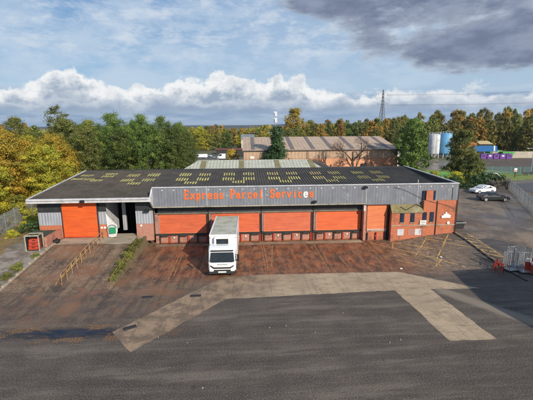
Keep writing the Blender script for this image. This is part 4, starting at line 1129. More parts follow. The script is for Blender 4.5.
place(G3,-33.6,72.,.80,2.,.86,'olive tree with drooping crown beneath the rusty birch')
place(BR,-36.6,76.,.92,.3,.82,'tall rusty topped birch standing above the left trees')
put(BR,-34.6,73.,.9,1.9,'second birch, shorter and greener, leaning by the rusty topped one',.70)
put(G3,-40.,72.,.80,4.,'olive tree left of the birch, by the white tower',.72)
place(Y1,-35.0,57.,.86,.6,.84,'golden tree at the middle of the left edge wood')
put(Y1,-43.,62.,.95,2.4,'orange gold tree at the far left edge of the frame',.86)
place(Y2,-29.8,57.,.76,1.6,.76,'yellow green tree right against the depot gable')
put(Y2,-34.6,50.,.76,3.6,'low yellow green tree at the left edge above the fence',.64)
put(Y1,-38.5,53.,.80,5.,'golden tree behind the fence at the left edge',.76)
put(Y2,-46.,70.,1.0,.2,'tall yellow green tree at the back left edge',.9)
put(Y1,-32.0,64.,.80,1.2,'gold and green tree between the gable and the birch',.80)
put(Y2,-37.5,66.,.8,2.9,'yellow green tree behind the golden ones, left of the birch',.84)
put(Y2,-36.,45.,.7,2.,'low leafy tree at the left edge nearest the yard',.50)
put(G3,-50.,85.,.9,1.,'olive tree behind the orange one at the left edge',.9)
# shrubs over the left fence
SH = make_tree('shrub','low gold leaved shrub by the left fence','shrub',2.4,1.9,.1,'leaf_yellow',61,70,46,.17,'bush',tr=.05)
M['leaf_weed'] = leaf_mat('leaf_weed', [(.07,.085,.02),(.14,.16,.03),(.27,.27,.05),(.42,.34,.09)])
SG2 = make_tree('shrub','low green weeds','shrub',1.0,1.0,.02,'leaf_weed',67,60,60,.09,'bush',tr=.02)
place(SH,-31.8,44.5,1.,0,1.,'gold leaved shrub by the left fence nearest the frame edge')
put(SH,-29.,48.,1.1,1.,'gold leaved shrub between the left fence and the depot gable',1.)
put(SH,-27.6,38.,.55,2.5,'low gold leaved shrub at the frame edge below the left fence',.4)
put(SH,-26.2,41.2,.5,.5,'small low gold shrub between the fence and the bin store',.35)
put(SH,-26.4,45.5,.8,2.,'small gold leaved shrub close to the depot corner',.6)
put(SH,-31.5,51.5,1.2,3.,'larger gold leaved shrub further along the left fence',1.1)
bush = bare_tree('bare_climber','leafless pale climber tangled over the left fence',3.2,2.,5,'pale_bark',(-28.6,43.6,gi(-28.6,43.6)))
for (x_,y_,s_,r_),lb_ in zip([(-27.9,41.3,.8,1.),(-29.2,48.5,1.,3.),(-26.8,36.6,.7,4.),(-29.8,52.5,1.1,5.)],['third leafless climber, between the first two on the left fence','fourth leafless climber, well back along the left fence','small leafless climber where the left fence leaves the frame','farthest leafless climber on the left fence, below the golden trees']):
    copy_tree(bush,(x_,y_,gi(x_,y_)),r_,lb_,(s_,s_,s_))
bush2 = copy_tree(bush,(-27.4,39.,gi(-27.4,39.)),2.,'second leafless climber further along the left fence')
dk = make_tree('dark_shrub','dark shrub in front of the depot corner beside the fence','shrub',1.7,1.5,.1,'leaf_dark',71,60,40,.16,'bush',tr=.04); place(dk,-24.6,42.6,1.,0,.85)
place(SG2,-11.4,30.3,.42,0,.5,'lowest tuft of weeds on the retaining wall right of the ramps')
wl = [(-11.5,31.1,.5),(-11.4,31.9,.55),(-11.6,32.8,.6),(-11.45,34.1,.75),(-11.55,35.4,.7),(-11.45,36.7,.6),(-11.4,37.8,.55)]
for (x,y,s),lb in zip(wl,['second','third','fourth','fifth','sixth','seventh','uppermost']): put(SG2,x,y,s,None,lb+' tuft of weeds up the retaining wall right of the ramps',s*1.1)
for (x,y,s),lb in zip([(-20.6,31.0,.6),(-20.5,32.6,.7),(-20.9,29.8,.5),(-20.3,35.0,.5)],['second tuft of weeds up the left ramp kerb','largest tuft of weeds on the left ramp kerb','lowest tuft of weeds on the left ramp kerb','tuft of weeds below the pale framed cage']): put(SG2,x,y,s,None,lb)
wc = 0
# -- conifer, bare tree and the green trees on the right
CN = make_tree('conifer','dark green conifer rising before the tan warehouse roof','tree',12.3,3.6,.5,'leaf_dark',81,260,60,.36,'cone'); place(CN,7.9,93.,1.30,0,1.06)
bt = bare_tree('bare_tree','leafless brown tree before the right part of the tan warehouse',12.2,4.,17,'twig',(26.1,88.,.0)); bt.scale = (1.5,1.5,1.5)
R1 = make_tree('broadleaf_tree','bushy green tree at the right end of the tan warehouse','tree',12.5,4.,.5,'leaf_green',91,230,66,.36); place(R1,40.0,87.,.88,0,1.08)
put(R1,41.,93.,.75,2.,'smaller green tree behind the bushy one at the right warehouse end',.95)
R2 = make_tree('willow_tree','loose olive green tree beside the blue silo','tree',11.,4.2,.4,'leaf_olive',97,230,66,.34); place(R2,49.6,83.,.86,0,.98)
put(R2,50.5,79.,.62,2.,'low olive tree at the right foot of the one beside the silo',.55)
for (x,y,s),lb in zip([(43.5,74.,1.3),(46.8,73.5,1.15),(50.5,74.5,1.05),(40.,76.,1.2),(53.5,76.5,1.0)],['green bush left of the white car, nearest the depot gable','green bush directly behind the white car','small green bush at the right end of the grass bank','green bush hidden partly by the depot roof','grey green bush beside the white van']):
    put(SG2 if s<1.1 else SH,x,y,s*(2.2 if s<1.1 else .9),None,lb, s*(1.7 if s<1.1 else .85))
for (x_,y_,s_),lb_ in zip([(44.6,69.5,1.15),(47.6,70.6,1.25),(41.4,70.2,1.0),(45.2,62.6,.0),(50.8,71.,1.0)],['dark evergreen bush behind the white car','dark evergreen bush right of the one behind the white car','dark evergreen bush left of the white car','','dark evergreen bush beside the leafless shrubs at the car park fence']):
    if s_: put(dk,x_,y_,s_*1.5,None,lb_,s_*1.35)
ng = bare_tree('bare_shrub','grey leafless shrub beside the fence behind the black car',3.6,2.,29,'pale_bark',(46.8,66.5,.9))
copy_tree(ng,(50.2,67.6,.9),2.,'second grey leafless shrub further right along the car park fence')

# grass bank and road at the right
M['grass'] = mat('grass_green',(.20,.25,.045),.9,(.12,.17,.03),.6,dirt=(.20,.22,.06),dscale=.4,bump=.5)
M['road'] = strip_mat('side_road',(.075,.078,.09),(.10,.10,.11),(.06,.06,.065))
sheet('grass_bank',[(40,76),(52,76.2),(66,80),(72,86),(66,100),(40,100)],'grass',dz=.02,kind='structure')
sheet('side_road',[(54,73),(64,76),(110,96),(140,100),(140,92),(110,84),(70,66),(60,52),(50,40),(44,40),(50,54)],'road',dz=.03,kind='structure')
M['brown_ground'] = strip_mat('brown_yard',(.12,.085,.06),(.07,.055,.045),(.16,.12,.09))
sheet('brown_yard',[(72,86),(66,100),(80,130),(150,134),(150,101),(110,97.5),(80,86)],'brown_ground',dz=.024,kind='structure')

# recycling yard
def silo(label, x, y, r, h, m, cat='silo'):
    T = thing('silo', label, cat, (x, y, .9), 0, 'silos beyond the trees')
    prof = [(r*.98,1.6),(r,1.8),(r,h-.5),(r*.9,h-.2),(r*.5,h+.1),(.05,h+.15)]
    n = 28; q = MB()
    for rr_, z in prof:
        for k in range(n): a = 2*math.pi*k/n; q.v.append((rr_*math.cos(a), rr_*math.sin(a), z))
    for j in range(len(prof)-1):
        for k in range(n): q.f.append((j*n+k, j*n+(k+1)%n, (j+1)*n+(k+1)%n, (j+1)*n+k))
    q.build('shell', m, T, smooth=True)
    q = MB(); q.tube([(0,0,.2),(0,0,1.7)],[.3,r*.95],16); q.build('cone', m, T)
    for k in range(4): a = math.pi/4+k*math.pi/2; MB().bar((r*.9*math.cos(a),r*.9*math.sin(a),0),(r*.9*math.cos(a),r*.9*math.sin(a),2),.25).build('leg','galv',T)
    q = MB()
    for sx in (-.2,.2): q.bar((sx,-r-.15,.5),(sx,-r-.15,h),.06)
    for k in range(int(h/.6)): q.bar((-.2,-r-.15,.6+k*.6),(.2,-r-.15,.6+k*.6),.05)
    q.build('ladder','galv',T)
    q = MB(); 
    for k in range(12): a = k*math.pi/6; q.bar((r*math.cos(a),r*math.sin(a),h-.4),(r*math.cos(a),r*math.sin(a),h+.6),.06)
    q.tube([(r*math.cos(k*math.pi/12),r*math.sin(k*math.pi/12),h+.6) for k in range(25)],.04,5)
    q.build('top_rail','galv',T)
M['silo_white'] = mat('silo_white',(.62,.63,.65),.4,(.5,.51,.53),.5,dirt=(.38,.38,.38),dscale=.5)
M['silo_blue'] = mat('silo_blue',(.13,.38,.64),.4,(.10,.32,.56),.5,dirt=(.2,.38,.55),dscale=.5)
M['purple'] = mat('purple_paint',(.16,.05,.32),.5); M['skip_green'] = mat('skip_green',(.10,.42,.10),.5); M['orange_far'] = mat('orange_far',(.6,.2,.05),.6)
M['cream'] = mat('cream',(.62,.50,.26),.6); M['far_blue'] = mat('far_blue',(.02,.14,.36),.5)
silo('white silo left of the blue one beyond the trees', 72.1,139.,2.0,9.0,'silo_white')
silo('bright blue silo beside the white one beyond the trees', 76.9,139.6,2.15,9.3,'silo_blue')
# retaining wall / conveyor line
M['pale_concrete'] = mat('pale_concrete',(.52,.46,.38),.9,(.42,.37,.3),.3)
pw = thing('long_concrete_wall','long pale concrete wall before the dark wood at the right edge','wall',(93.5,136,.9),rad(-12))
for k in range(14): MB().box(k*4.+.02,k*4+3.98,0,.6,-.9,2.4).build('panel','pale_concrete',pw)
def shed(label, x, y, w, d, h, wall, roofc, nm='recycling_shed'):
    T = thing(nm, label, 'shed', (x,y,.9), rad(-12))
    MB().box(0,w,0,d,0,h).build('wall',wall,T)
    MB().prism([(-.2,-.2,h+.003),(w+.2,-.2,h+.003),(w+.2,d+.2,h+1.),(-.2,d+.2,h+1.)],(0,0,.14)).build('roof',roofc,T)
    MB().box(w*.3,w*.6,-.05,-.004,0,h*.75).build('door','dark_metal',T)
shed('orange roofed shed behind the blue recycling canopy',86.5,146,6.5,5,4.6,'orange_far','orange_far')
shed('cream topped shed beside the orange one, before the wood',93.3,144,4.6,4.5,4.8,'dark_metal','cream')
cn = thing('blue_canopy','deep blue sloping canopy over the recycling bays','canopy',(84.5,136,.9),rad(-10))
MB().prism([(0,-2,2.6),(9,-2,2.6),(10.5,2,4.3),(1.5,2,4.3)],(0,0,.15)).build('roof','far_blue',cn)
MB().prism([(7.6,-2.05,2.77),(8.1,-2.05,2.77),(9.8,2,4.48),(9.3,2,4.48)],(0,0,.06)).build('white_stripe','white',cn)
for sx in (.3,4.5,8.7): MB().bar((sx,-1.8,0),(sx,-1.8,2.6),.2).build('post','galv',cn)
for k in range(5):
    T = thing('purple_container', ['leftmost','second from left','middle','second from right','rightmost'][k]+' of the five purple containers under the blue canopy','container',(86.4+k*2.15,131.6-k*.4,.9),rad(-10),'purple recycling containers')
    MB().prism([(0,0,0),(1.8,0,0),(1.9,0,1.5),(1.5,0,1.9),(.4,0,1.9),(-.1,0,1.5)],(0,1.6,0)).build('body','purple',T)
    MB().box(.5,1.3,-.03,-.004,.9,1.4).build('label_panel','white' if k % 2 else 'dark_metal',T); MB().cyl((.9,.8,1.95),.3,.1,2,12).build('hatch','black',T)
T = thing('green_lorry','bright green tipper parked behind the purple containers','lorry',(92.6,138.6,.9),rad(-8))
MB().box(0,1.6,0,2.2,.5,2.7).build('cab','skip_green',T,bevel=.08); MB().box(.1,1.5,-.03,-.004,1.6,2.4).build('side_window','glass_dark',T)
MB().prism([(1.8,0,1.1),(5.8,0,1.1),(6.1,0,2.6),(1.7,0,2.6)],(0,2.2,0)).build('tipper_body','skip_green',T); MB().box(0,5.9,.2,2.,.5,1.05).build('chassis','dark_metal',T)
for k in (.9,4.2,5.2): MB().cyl((k,.1,.5),.5,.3,1,18).build('wheel','tyre',T)
T = thing('green_skip','bright green skip at the right end of the purple containers','skip',(95.6,133.,.9),rad(-10))
MB().prism([(.5,0,0),(3.2,0,0),(4.,0,2.4),(-.1,0,2.4)],(0,2.4,0)).build('body','skip_green',T); MB().box(-.15,4.05,-.06,-.003,2.2,2.4).build('rim','skip_green',T)
for k in (.8,1.9,3.): MB().box(k,k+.15,-.08,-.004,.2,2.15).build('rib','skip_green',T)
gf = thing('green_mesh_fence','green mesh fence behind the depot roof by the willow','fence',(37.2,77.,.9),rad(-4))
for k in range(5): MB().bar((k*1.6,0,0),(k*1.6,0,2.4),.12).build('post','skip_green',gf)
q = MB()
for k in range(9): q.bar((0,0,.3+k*.25),(6.4,0,.3+k*.25),.06)
for k in range(33): q.bar((k*.2,0,.2),(k*.2,0,2.4),.035)
q.build('mesh','skip_green',gf)
M['teal'] = mat('teal',(.10,.28,.28),.5)
tf = thing('teal_fence','teal mesh fence along the road below the recycling bays','fence',(58.,91.,.9),rad(-12))
for k in range(7): MB().bar((k*2.2,0,0),(k*2.2,0,1.9),.12).build('post','teal',tf)
q = MB()
for k in range(6): q.bar((0,0,.3+k*.3),(13.2,0,.3+k*.3),.05)
for k in range(45): q.bar((k*.3,0,.2),(k*.3,0,1.85),.035)
q.build('mesh','teal',tf)
def lamp_post(label, x, y, h, arm=1.2, rz=0):
    T = thing('street_lamp', label, 'street lamp', (x,y,.9), rz)
    MB().tube([(0,0,0),(0,0,h)],[.11,.06],8).build('pole','galv',T)
    MB().tube([(0,0,h-.1),(-arm*.5,0,h+.15),(-arm,0,h+.15)],.05,6).build('arm','galv',T)
    MB().box(-arm-.6,-arm,-.15,.15,h+.06,h+.22).build('lamp_head','galv',T,bevel=.03)
lamp_post('street lamp beside the road at the right edge', 70.2,87.,6.4)
lamp_post('taller street lamp beyond the road at the far right edge', 97.5,117.,7.5)
T = thing('sign_post','white post with a small white board by the grass bank','sign',(57.8,88.5,.9)); MB().tube([(0,0,0),(0,0,3.2)],.08,8).build('post','white',T); MB().box(-.3,.3,-.1,-.05,2.4,3.3).build('board','white',T)
T = thing('sign_post','short post with an orange and white board on the far side of the road','sign',(63.3,83.2,.9)); MB().tube([(0,0,0),(0,0,2.2)],.08,8).build('post','dark_metal',T); MB().box(-.35,.35,-.1,-.05,1.4,2.2).build('board','white',T); MB().box(-.3,.3,-.13,-.102,1.5,1.75).build('stripe','orange_far',T)
build_car('parked_van','white van parked on the road behind the car park fence',(53.6,77.8,.95),rad(165),'car_white','van',L=4.6,van=True,H=1.9)
T = thing('road_barrier','long dark guard rail along the far side of the road','barrier',(66.,84.5,.9),rad(20))
for k in range(12): MB().bar((k*2.5,0,0),(k*2.5,0,.9),.12).build('post','galv',T)
MB().box(0,27.5,-.1,-.05,.6,.95).build('rail','dark_metal',T)

# lot behind on the left of the warehouse: cars and vans
M['far_car_grey'] = mat('far_car_grey',(.2,.2,.22),.3)
for k,(x,y,c,rz,lb,v) in enumerate([(-18.2,152,'car_white',5,'white van leftmost in the far car park',True),(-14.6,156,'car_white',170,'white car second from left in the far car park',False),(-12.8,149,'far_car_grey',8,'grey car in the front row of the far car park',False),(-9.,153,'car_white',2,'white van nearest the brick warehouse in the far car park',True),(-15.8,146,'far_car_grey',175,'grey car at the front left of the far car park',False)]):
    build_car('parked_van' if v else 'parked_car', lb, (x,y,0), rad(rz), c, 'van' if v else 'car', L=5.6 if v else 4.4, van=v, H=2.3 if v else 1.45)
sheet('far_car_park',[(-24,142),(-2,142),(-2,162),(-24,162)],'road',dz=.02,kind='structure')
M['maroon'] = mat('maroon',(.16,.05,.04),.7)
T = thing('low_shed','long maroon roofed shed behind the far car park','shed',(-13.,166,0)); MB().box(0,14,0,6,0,3).build('wall','dark_metal',T); MB().box(-.3,14.3,-.3,6.3,3.003,3.4).build('roof','maroon',T)
ot = make_tree('orange_tree','small orange leaved tree at the left end of the brick warehouse','tree',6.5,2.6,.5,'leaf_gold',103,110,50,.3); place(ot,-3.8,104.,1.,0,1.05)
T = thing('white_building','white blocky building glimpsed beyond the left wood','building',(-73.5,150,0)); MB().box(0,4.6,0,5,0,14.2).build('wall','white',T); MB().box(-.2,4.8,-.2,5.2,14.203,14.7).build('roof','dark_metal',T)
for k in range(3): 
    f = MB().box(.4+k*1.4,1.3+k*1.4,-.06,-.004,11.8,13.2).build('window','black',T); MB().box(.48+k*1.4,1.22+k*1.4,-.08,-.062,11.9,13.1).build('pane','glass_blue',f)
T = thing('white_house','small white house glimpsed among the far trees left of the warehouse','building',(-1.8,180,0)); MB().box(0,6,0,6,0,7).build('wall','white',T); MB().prism([(-.3,-.3,7.),(6.3,-.3,7.),(6.3,3,9.2),(-.3,3,9.2)],(0,0,.2)).build('roof','cladding',T); MB().prism([(-.3,6.3,7.),(6.3,6.3,7.),(6.3,3.01,9.2),(-.3,3.01,9.2)],(0,0,.2)).build('roof','cladding',T)
for k in range(2):
    f = MB().box(1+k*2.6,2.2+k*2.6,-.05,-.004,3.8,5.2).build('window','black',T); MB().box(1.1+k*2.6,2.1+k*2.6,-.07,-.052,3.9,5.1).build('pane','glass_blue',f)
T = thing('far_shed','long pale roofed shed among the trees behind the conifer','shed',(3.,225,0)); MB().box(0,26,0,14,0,6.5).build('wall','cladding',T); MB().prism([(-.5,-.5,6.5),(26.5,-.5,6.5),(26.5,7,9.4),(-.5,7,9.4)],(0,0,.2)).build('roof','pale_roof',T); MB().prism([(-.5,14.5,6.5),(26.5,14.5,6.5),(26.5,7.01,9.4),(-.5,7.01,9.4)],(0,0,.2)).build('roof','pale_roof',T)
T = thing('turquoise_shed','small turquoise roofed shed beside the right end of the tan warehouse','shed',(42.2,101.,0)); MB().box(0,3.4,0,5,0,6.).build('wall','white',T); MB().prism([(-.4,-.3,6.9),(3.9,-.3,6.),(3.9,5.3,6.),(-.4,5.3,6.9)],(0,0,.15)).build('roof','teal',T)

# ------------------------------------------------------------------ mast, pylon, wires
T = thing('phone_mast','pale mobile phone mast behind the conifer','mast',(18.2,225.,0))
MB().tube([(0,0,0),(0,0,20.)],[.35,.2],8).build('pole','galv',T)
for z in (15.5,19.2):
    for k in range(3):
        a = k*2.1+.4; MB().box(.8*math.cos(a)-.25,.8*math.cos(a)+.25,.8*math.sin(a)-.12,.8*math.sin(a)+.12,z,z+2.6).build('antenna','white',T)
        MB().bar((0,0,z+1),(.8*math.cos(a),.8*math.sin(a),z+1),.12).build('bracket','galv',T)
M['pylon_steel'] = mat('pylon_steel',(.12,.13,.14),.6)
PX, PY, PH = 121.6, 330., 44.
T = thing('pylon','grey lattice electricity pylon rising over the far wood','pylon',(PX,PY,0), rad(20))
q = MB()
def pw_(z): return 3.6*(1-z/30)+.9*(z/30) if z < 30 else .9*(1-(z-30)/(PH-30))+.25*((z-30)/(PH-30))
lv = [0,6,11,15,19,22,25,28,30,33,36,39,42,PH]
for za, zb_ in zip(lv, lv[1:]):
    a, b_ = pw_(za), pw_(zb_)
    ca = [(-a,-a),(a,-a),(a,a),(-a,a)]; cb_ = [(-b_,-b_),(b_,-b_),(b_,b_),(-b_,b_)]
    for k in range(4):
        j = (k+1)%4
        q.bar((*ca[k],za),(*cb_[k],zb_),.24); q.bar((*ca[k],za),(*cb_[j],zb_),.13); q.bar((*ca[j],za),(*cb_[k],zb_),.13); q.bar((*cb_[k],zb_),(*cb_[j],zb_),.13)
q.build('lattice','pylon_steel',T)
ARM = [(32.5,5.6),(36.5,6.6),(41.,5.)]
for z, L in ARM:
    for s in (-1,1):
        q = MB(); q.bar((0,-.6,z),(s*L,0,z+.3),.16); q.bar((0,.6,z),(s*L,0,z+.3),.16); q.bar((0,0,z+1.8),(s*L,0,z+.3),.14); q.build('cross_arm','galv',T)
        MB().tube([(s*L,0,z+.3),(s*L,0,z-1.4)],.12,6).build('insulator','dark_metal',T)
ca_, sa_ = math.cos(rad(20)), math.sin(rad(20)); wires = []
n = 0
for z, L in (ARM[0], ARM[2]):
    for s in (-1,1):
        p = Vector((PX+ca_*s*L, PY+sa_*s*L, z-1.4)); e = Vector((PX+260, PY-60+s*8, z+4)); e2 = Vector((PX-300, PY+130, z-1.))
        for tgt, sag, nm in ((e, 7., 'right'),):
            q = MB(); q.tube([p.lerp(tgt, t/24)+Vector((0,0,-4*sag*(t/24)*(1-t/24)*.35)) for t in range(25)], .045, 4)
            n += 1
            tag(q.build('power_line','dark_metal'), ['lower','lower','upper','upper'][n-1]+' pair of power lines strung right from the pylon', 'power line', 'power lines from the pylon')

# ------------------------------------------------------------------ far woods: each tree its own
F1 = make_tree('wood_tree','brown and green autumn tree in the wood at the right','tree',15.,4.6,1.2,'leaf_mixed',111,120,34,.62,group='trees of the right wood',nlimb=5)
F2 = make_tree('wood_tree','gold and brown autumn tree in the wood at the right','tree',15.,4.2,1.5,'leaf_rust',113,120,34,.62,group='trees of the right wood',nlimb=5)
F3 = make_tree('wood_tree','dull green tree in the wood at the right','tree',14.,4.8,1.0,'leaf_olive',117,120,34,.62,group='trees of the right wood',nlimb=5)
F4 = make_tree('wood_tree','yellow leaved tree of the far wood','tree',13.,4.4,1.0,'leaf_yellow',119,110,34,.62,group='trees of the far wood',nlimb=5)
F5 = make_tree('wood_tree','dark green tree of the far wood','tree',13.,4.6,1.0,'leaf_green',121,110,34,.62,group='trees of the far wood',nlimb=5)
FAR = {}
FK = {'m':F1,'r':F2,'o':F3,'y':F4,'g':F5}; used = set()
DESC = {'m':'brown and green','r':'rusty gold','o':'dull green','y':'yellow leaved','g':'dark green'}
def far(k, x, y, s, sz, grp, where):
    lb = DESC[k]+' tree '+where
    if k not in used:
        used.add(k); o = place(FK[k], x, y, s, random.uniform(0,6.28), sz, lb)
    else: o = put(FK[k], x, y, s, None, lb, sz)
    o['group'] = grp+', '+DESC[k]
rn = random.Random(99)
# the right wood, four staggered rows
for row,(y0,sz0,n_) in enumerate([(158,.98,25),(170,1.1,25),(184,1.22,25),(202,1.35,24)]):
    for k in range(n_):
        t = k/(n_-1); x = (58+t*112)*(y0/165.)+rn.uniform(-2.5,2.5); y = y0-14*t+rn.uniform(-4,4)
        kind = rn.choice('mrmooorg' if row < 2 else 'mrymrmoy')
        edge = .82+.20*sst(t, 0., .35)
        far(kind, x, y, rn.uniform(.68,.92), sz0*edge*rn.uniform(.88,1.10), 'trees of the right wood', 'in the wood behind the silos and recycling yard')
# wood behind the tan warehouse and along the horizon
for row,(y0,n_) in enumerate([(205,19),(240,21)]):
    for k in range(n_):
        t = k/(n_-1); x = (26+t*62)*(y0/205.)+rn.uniform(-3,3); y = y0+rn.uniform(-7,7)
        far(rn.choice('mrogoymo'), x, y, rn.uniform(.65,.9), rn.uniform(.80,1.06)+.13*row+.12*sst(t,.5,1.), 'trees behind the tan warehouse', 'on the skyline behind the tan warehouse')
for row,(y0,n_) in enumerate([(190,13),(220,14),(262,15)]):
    for k in range(n_):
        t = k/(n_-1); x = (-36+t*62)*(y0/190.)+rn.uniform(-3,3); y = y0+rn.uniform(-8,8)
        far(rn.choice('yryomyg'), x, y, rn.uniform(.7,1.), rn.uniform(.66,.84)+.07*row, 'trees beyond the far car park', 'beyond the far car park left of the tan warehouse')
for row,(y0,n_) in enumerate([(120,12),(150,14)]):
    for k in range(n_):
        t = k/(n_-1); x = (-100+t*62)*(y0/125.)+rn.uniform(-3,3); y = y0+rn.uniform(-6,6)
        far(rn.choice('yomgyr'), x, y, rn.uniform(.8,1.1), rn.uniform(.76,.93), 'trees behind the left wood', 'glimpsed behind the golden trees on the left')
# broad golden poplar on the skyline
GP = make_tree('golden_poplar','broad golden domed tree on the skyline right of the mast','tree',22.,6.4,5.,'leaf_gold',131,210,40,.7,'column',nlimb=5); place(GP,31.3,236.,1.15,0,1.04)
LP = make_tree('yellow_poplar','small yellow tree on the skyline left of the mast','tree',14.,3.6,2.,'leaf_yellow',133,90,34,.6,nlimb=4); place(LP,10.6,205.,1.,0,1.)
# distant band of woodland nobody could count
def wood_band(name, x0, x1, y, h, m, seed, dens=2.6):
    rn2 = random.Random(seed); vs=[]; fs=[]; tint=[]
    n_ = int((x1-x0)*dens)
    for k in range(n_):
        X = rn2.uniform(x0,x1); hh = h*(.75+.35*mnoise.noise(Vector((X*.025,seed,0)))+.2*mnoise.noise(Vector((X*.11,seed,3)))); 
        Z = hh*rn2.random()**.6; c = Vector((X, y+rn2.uniform(-12,12), Z)); ct = rn2.random()*.6+.3*mnoise.noise(c*.05)
        for j in range(7):
            p = c+Vector((rn2.gauss(0,1.8),rn2.gauss(0,1.8),rn2.gauss(0,1.1)))
            nrm = Vector((rn2.uniform(-1,1),rn2.uniform(-1,.2),rn2.uniform(-.2,1))).normalized(); u = nrm.orthogonal().normalized(); v = nrm.cross(u); s = rn2.uniform(1.,2.2)
            i=len(vs); vs += [p-u*s,p+v*s*.7,p+u*s,p-v*s*.7]; fs.append((i,i+1,i+2,i+3)); tint.append(min(1,max(0,ct+rn2.uniform(0,.3))))
    me = bpy.data.meshes.new(name); me.from_pydata(vs,[],fs); at = me.color_attributes.new('tint','FLOAT_COLOR','CORNER'); buf=[]
    for t in tint: buf += [t,t,t,1.]*4
    at.data.foreach_set('color', buf); me.materials.append(M[m]); o = bpy.data.objects.new(name, me); COL.objects.link(o); tag(o, kind='stuff', label='far-off mixed woodland reading as one band under the skyline'); return o
wood_band('distant_woodland', -420, 620, 420, 13.5, 'leaf_mixed', 5)
wood_band('distant_woodland', -300, 300, 300, 10.5, 'leaf_olive', 9, 3.)
# hills
M['hill'] = mat('hill',(.05,.065,.08),.95,(.04,.055,.06),.01)  # bluish tint puts distance haze into the hill colour
q = MB(); n = 60
for k in range(n+1):
    X = -2000+k*4000/n; h = 22+14*mnoise.noise(Vector((X*.0011,1,0)))+5*mnoise.noise(Vector((X*.006,2,0)))
    q.v += [(X,1900,-2),(X,2100,h),(X,2500,-2)]
for k in range(n): q.f += [(3*k,3*k+3,3*k+4,3*k+1),(3*k+1,3*k+4,3*k+5,3*k+2)]
tag(q.build('hills','hill'), kind='structure')

# ------------------------------------------------------------------ air
hz = MB().box(-2150,2150,-55,2550,-3.5,60); 
hm = bpy.data.materials.new('air'); hm.use_nodes = True; nt = hm.node_tree; nt.nodes.clear()
out = nt.nodes.new('ShaderNodeOutputMaterial'); pv = nt.nodes.new('ShaderNodeVolumePrincipled')
pv.inputs['Color'].default_value = (.75,.84,.95,1); pv.inputs['Density'].default_value = .0001; pv.inputs['Anisotropy'].default_value = .2
nt.links.new(pv.outputs[0], out.inputs['Volume'])
HAZE = True
if HAZE: tag(hz.build('haze', hm), kind='stuff', label='thin pale air')

# ------------------------------------------------------------------ world
SUN_EL, SUN_A = 27., 32.      # height; angle to the right of straight behind the camera side of the facade
tosun = Vector((math.sin(rad(SUN_A))*math.cos(rad(SUN_EL)), -math.cos(rad(SUN_A))*math.cos(rad(SUN_EL)), math.sin(rad(SUN_EL))))
ld = bpy.data.lights.new('sun', 'SUN'); ld.energy = 5.0; ld.angle = rad(.53); ld.color = (1., .90, .75)
lo = bpy.data.objects.new('sun', ld); COL.objects.link(lo); lo.rotation_euler = tosun.to_track_quat('Z', 'Y').to_euler()
wd = bpy.data.worlds.new('World'); S.world = wd; wd.use_nodes = True; b = NB(wd.node_tree)
bg = wd.node_tree.nodes['Background']; bg.inputs[1].default_value = .09
sky = b.n.new('ShaderNodeTexSky'); sky.sky_type = 'NISHITA'; sky.sun_disc = False
sky.sun_elevation = rad(SUN_EL); sky.sun_rotation = rad(180-SUN_A); sky.altitude = 50; sky.air_density = 1.; sky.dust_density = .6; sky.ozone_density = 1.5
dirv = b.coord('Generated'); X, Y, Z = b.sep(dirv)
az = b.m('ARCTAN2', X, Y); el = b.m('ARCSINE', Z)
def fld(sx, sz, sc, det=6, rough=.6, ox=0., oz=0., dist=0.):
    """cloud noise in sky angles"""
    return b.noise(b.comb(b.add(b.mul(az, sx), ox), 0, b.add(b.mul(el, sz), oz)), sc, det, rough, dist)
K = 10.
def kc(c): return tuple(q*K for q in c)
base = b.mixc(.62, sky.outputs[0], b.mixc(b.ss(el, .02, .42), kc((.36,.57,.82)), kc((.10,.30,.66))))
# thin high veil
v1 = fld(1.8, 5., 3.2, 8, .62, 3.1, 0, .15)
veil = b.mul(b.ss(v1, .30, .62), b.ss(el, .50, .28))
c = b.mixc(b.mul(b.mx(veil, b.mul(b.ss(az, -.35, 0.05), .55)), .75), base, kc((.60,.72,.86)))
v2 = fld(1.8, 4.5, 6.2, 8, .68, 9., 2., .15)
c = b.mixc(b.mul(b.mul(b.ss(v2, .45, .66), b.ss(el, .10, .20)), .50), c, kc((.82,.87,.93)))
# far low bank under the cumulus
bank = b.mul(b.ss(el, .10, .055), .8)
c = b.mixc(bank, c, b.mixc(b.ss(fld(2.2, 16., 2.6, 6, .6, 5.), .38, .62), kc((.20,.33,.55)), kc((.48,.60,.75))))
# cumulus row: height of tops wanders, heads billow
hn = b.noise(b.comb(b.mul(az, 2.4), 7.7, 0), 1.7, 3, .5)
def bumpg(c0, w, a): return b.mul(b.ss(b.m('ABSOLUTE', b.sub(az, c0)), w, 0.), a)
top = b.add(b.add(.086, b.mul(b.sub(hn, .5), .06)), b.add(bumpg(-.42, .11, .050), b.add(bumpg(-.02, .34, .044), bumpg(.15, .05, .022))))
bil = b.add(b.mul(b.sub(fld(1., 1.15, 15., 9, .64, 1., 0, .1), .5), .105), b.mul(b.sub(fld(1., 1.2, 6.5, 4, .55, 4.), .5), .075))
edge = b.sub(b.add(top, bil), el)
cum = b.mul(b.ss(edge, 0., b.add(.005, b.mul(fld(1.,1.,3.,2,.5,41.), .02))), b.ss(el, .028, .06))
lit = b.ss(b.add(b.sub(b.add(top, b.mul(bil, 1.5)), el), b.mul(b.sub(fld(1.1, 1.6, 20., 6, .62, 8.), .5), .11)), .070, .010)
cc = b.mixc(lit, kc((.36,.45,.58)), kc((1.04,1.04,1.03)))
cc = b.mixc(b.mul(b.ss(fld(1.2, 2., 11., 7, .6, 21.), .50, .64), .45), cc, kc((.74,.78,.83)))
cc = b.mixc(b.ss(az, .22, .45, 0., .35), cc, kc((.64,.71,.82)))
c = b.mixc(b.mul(cum, .93), c, cc)
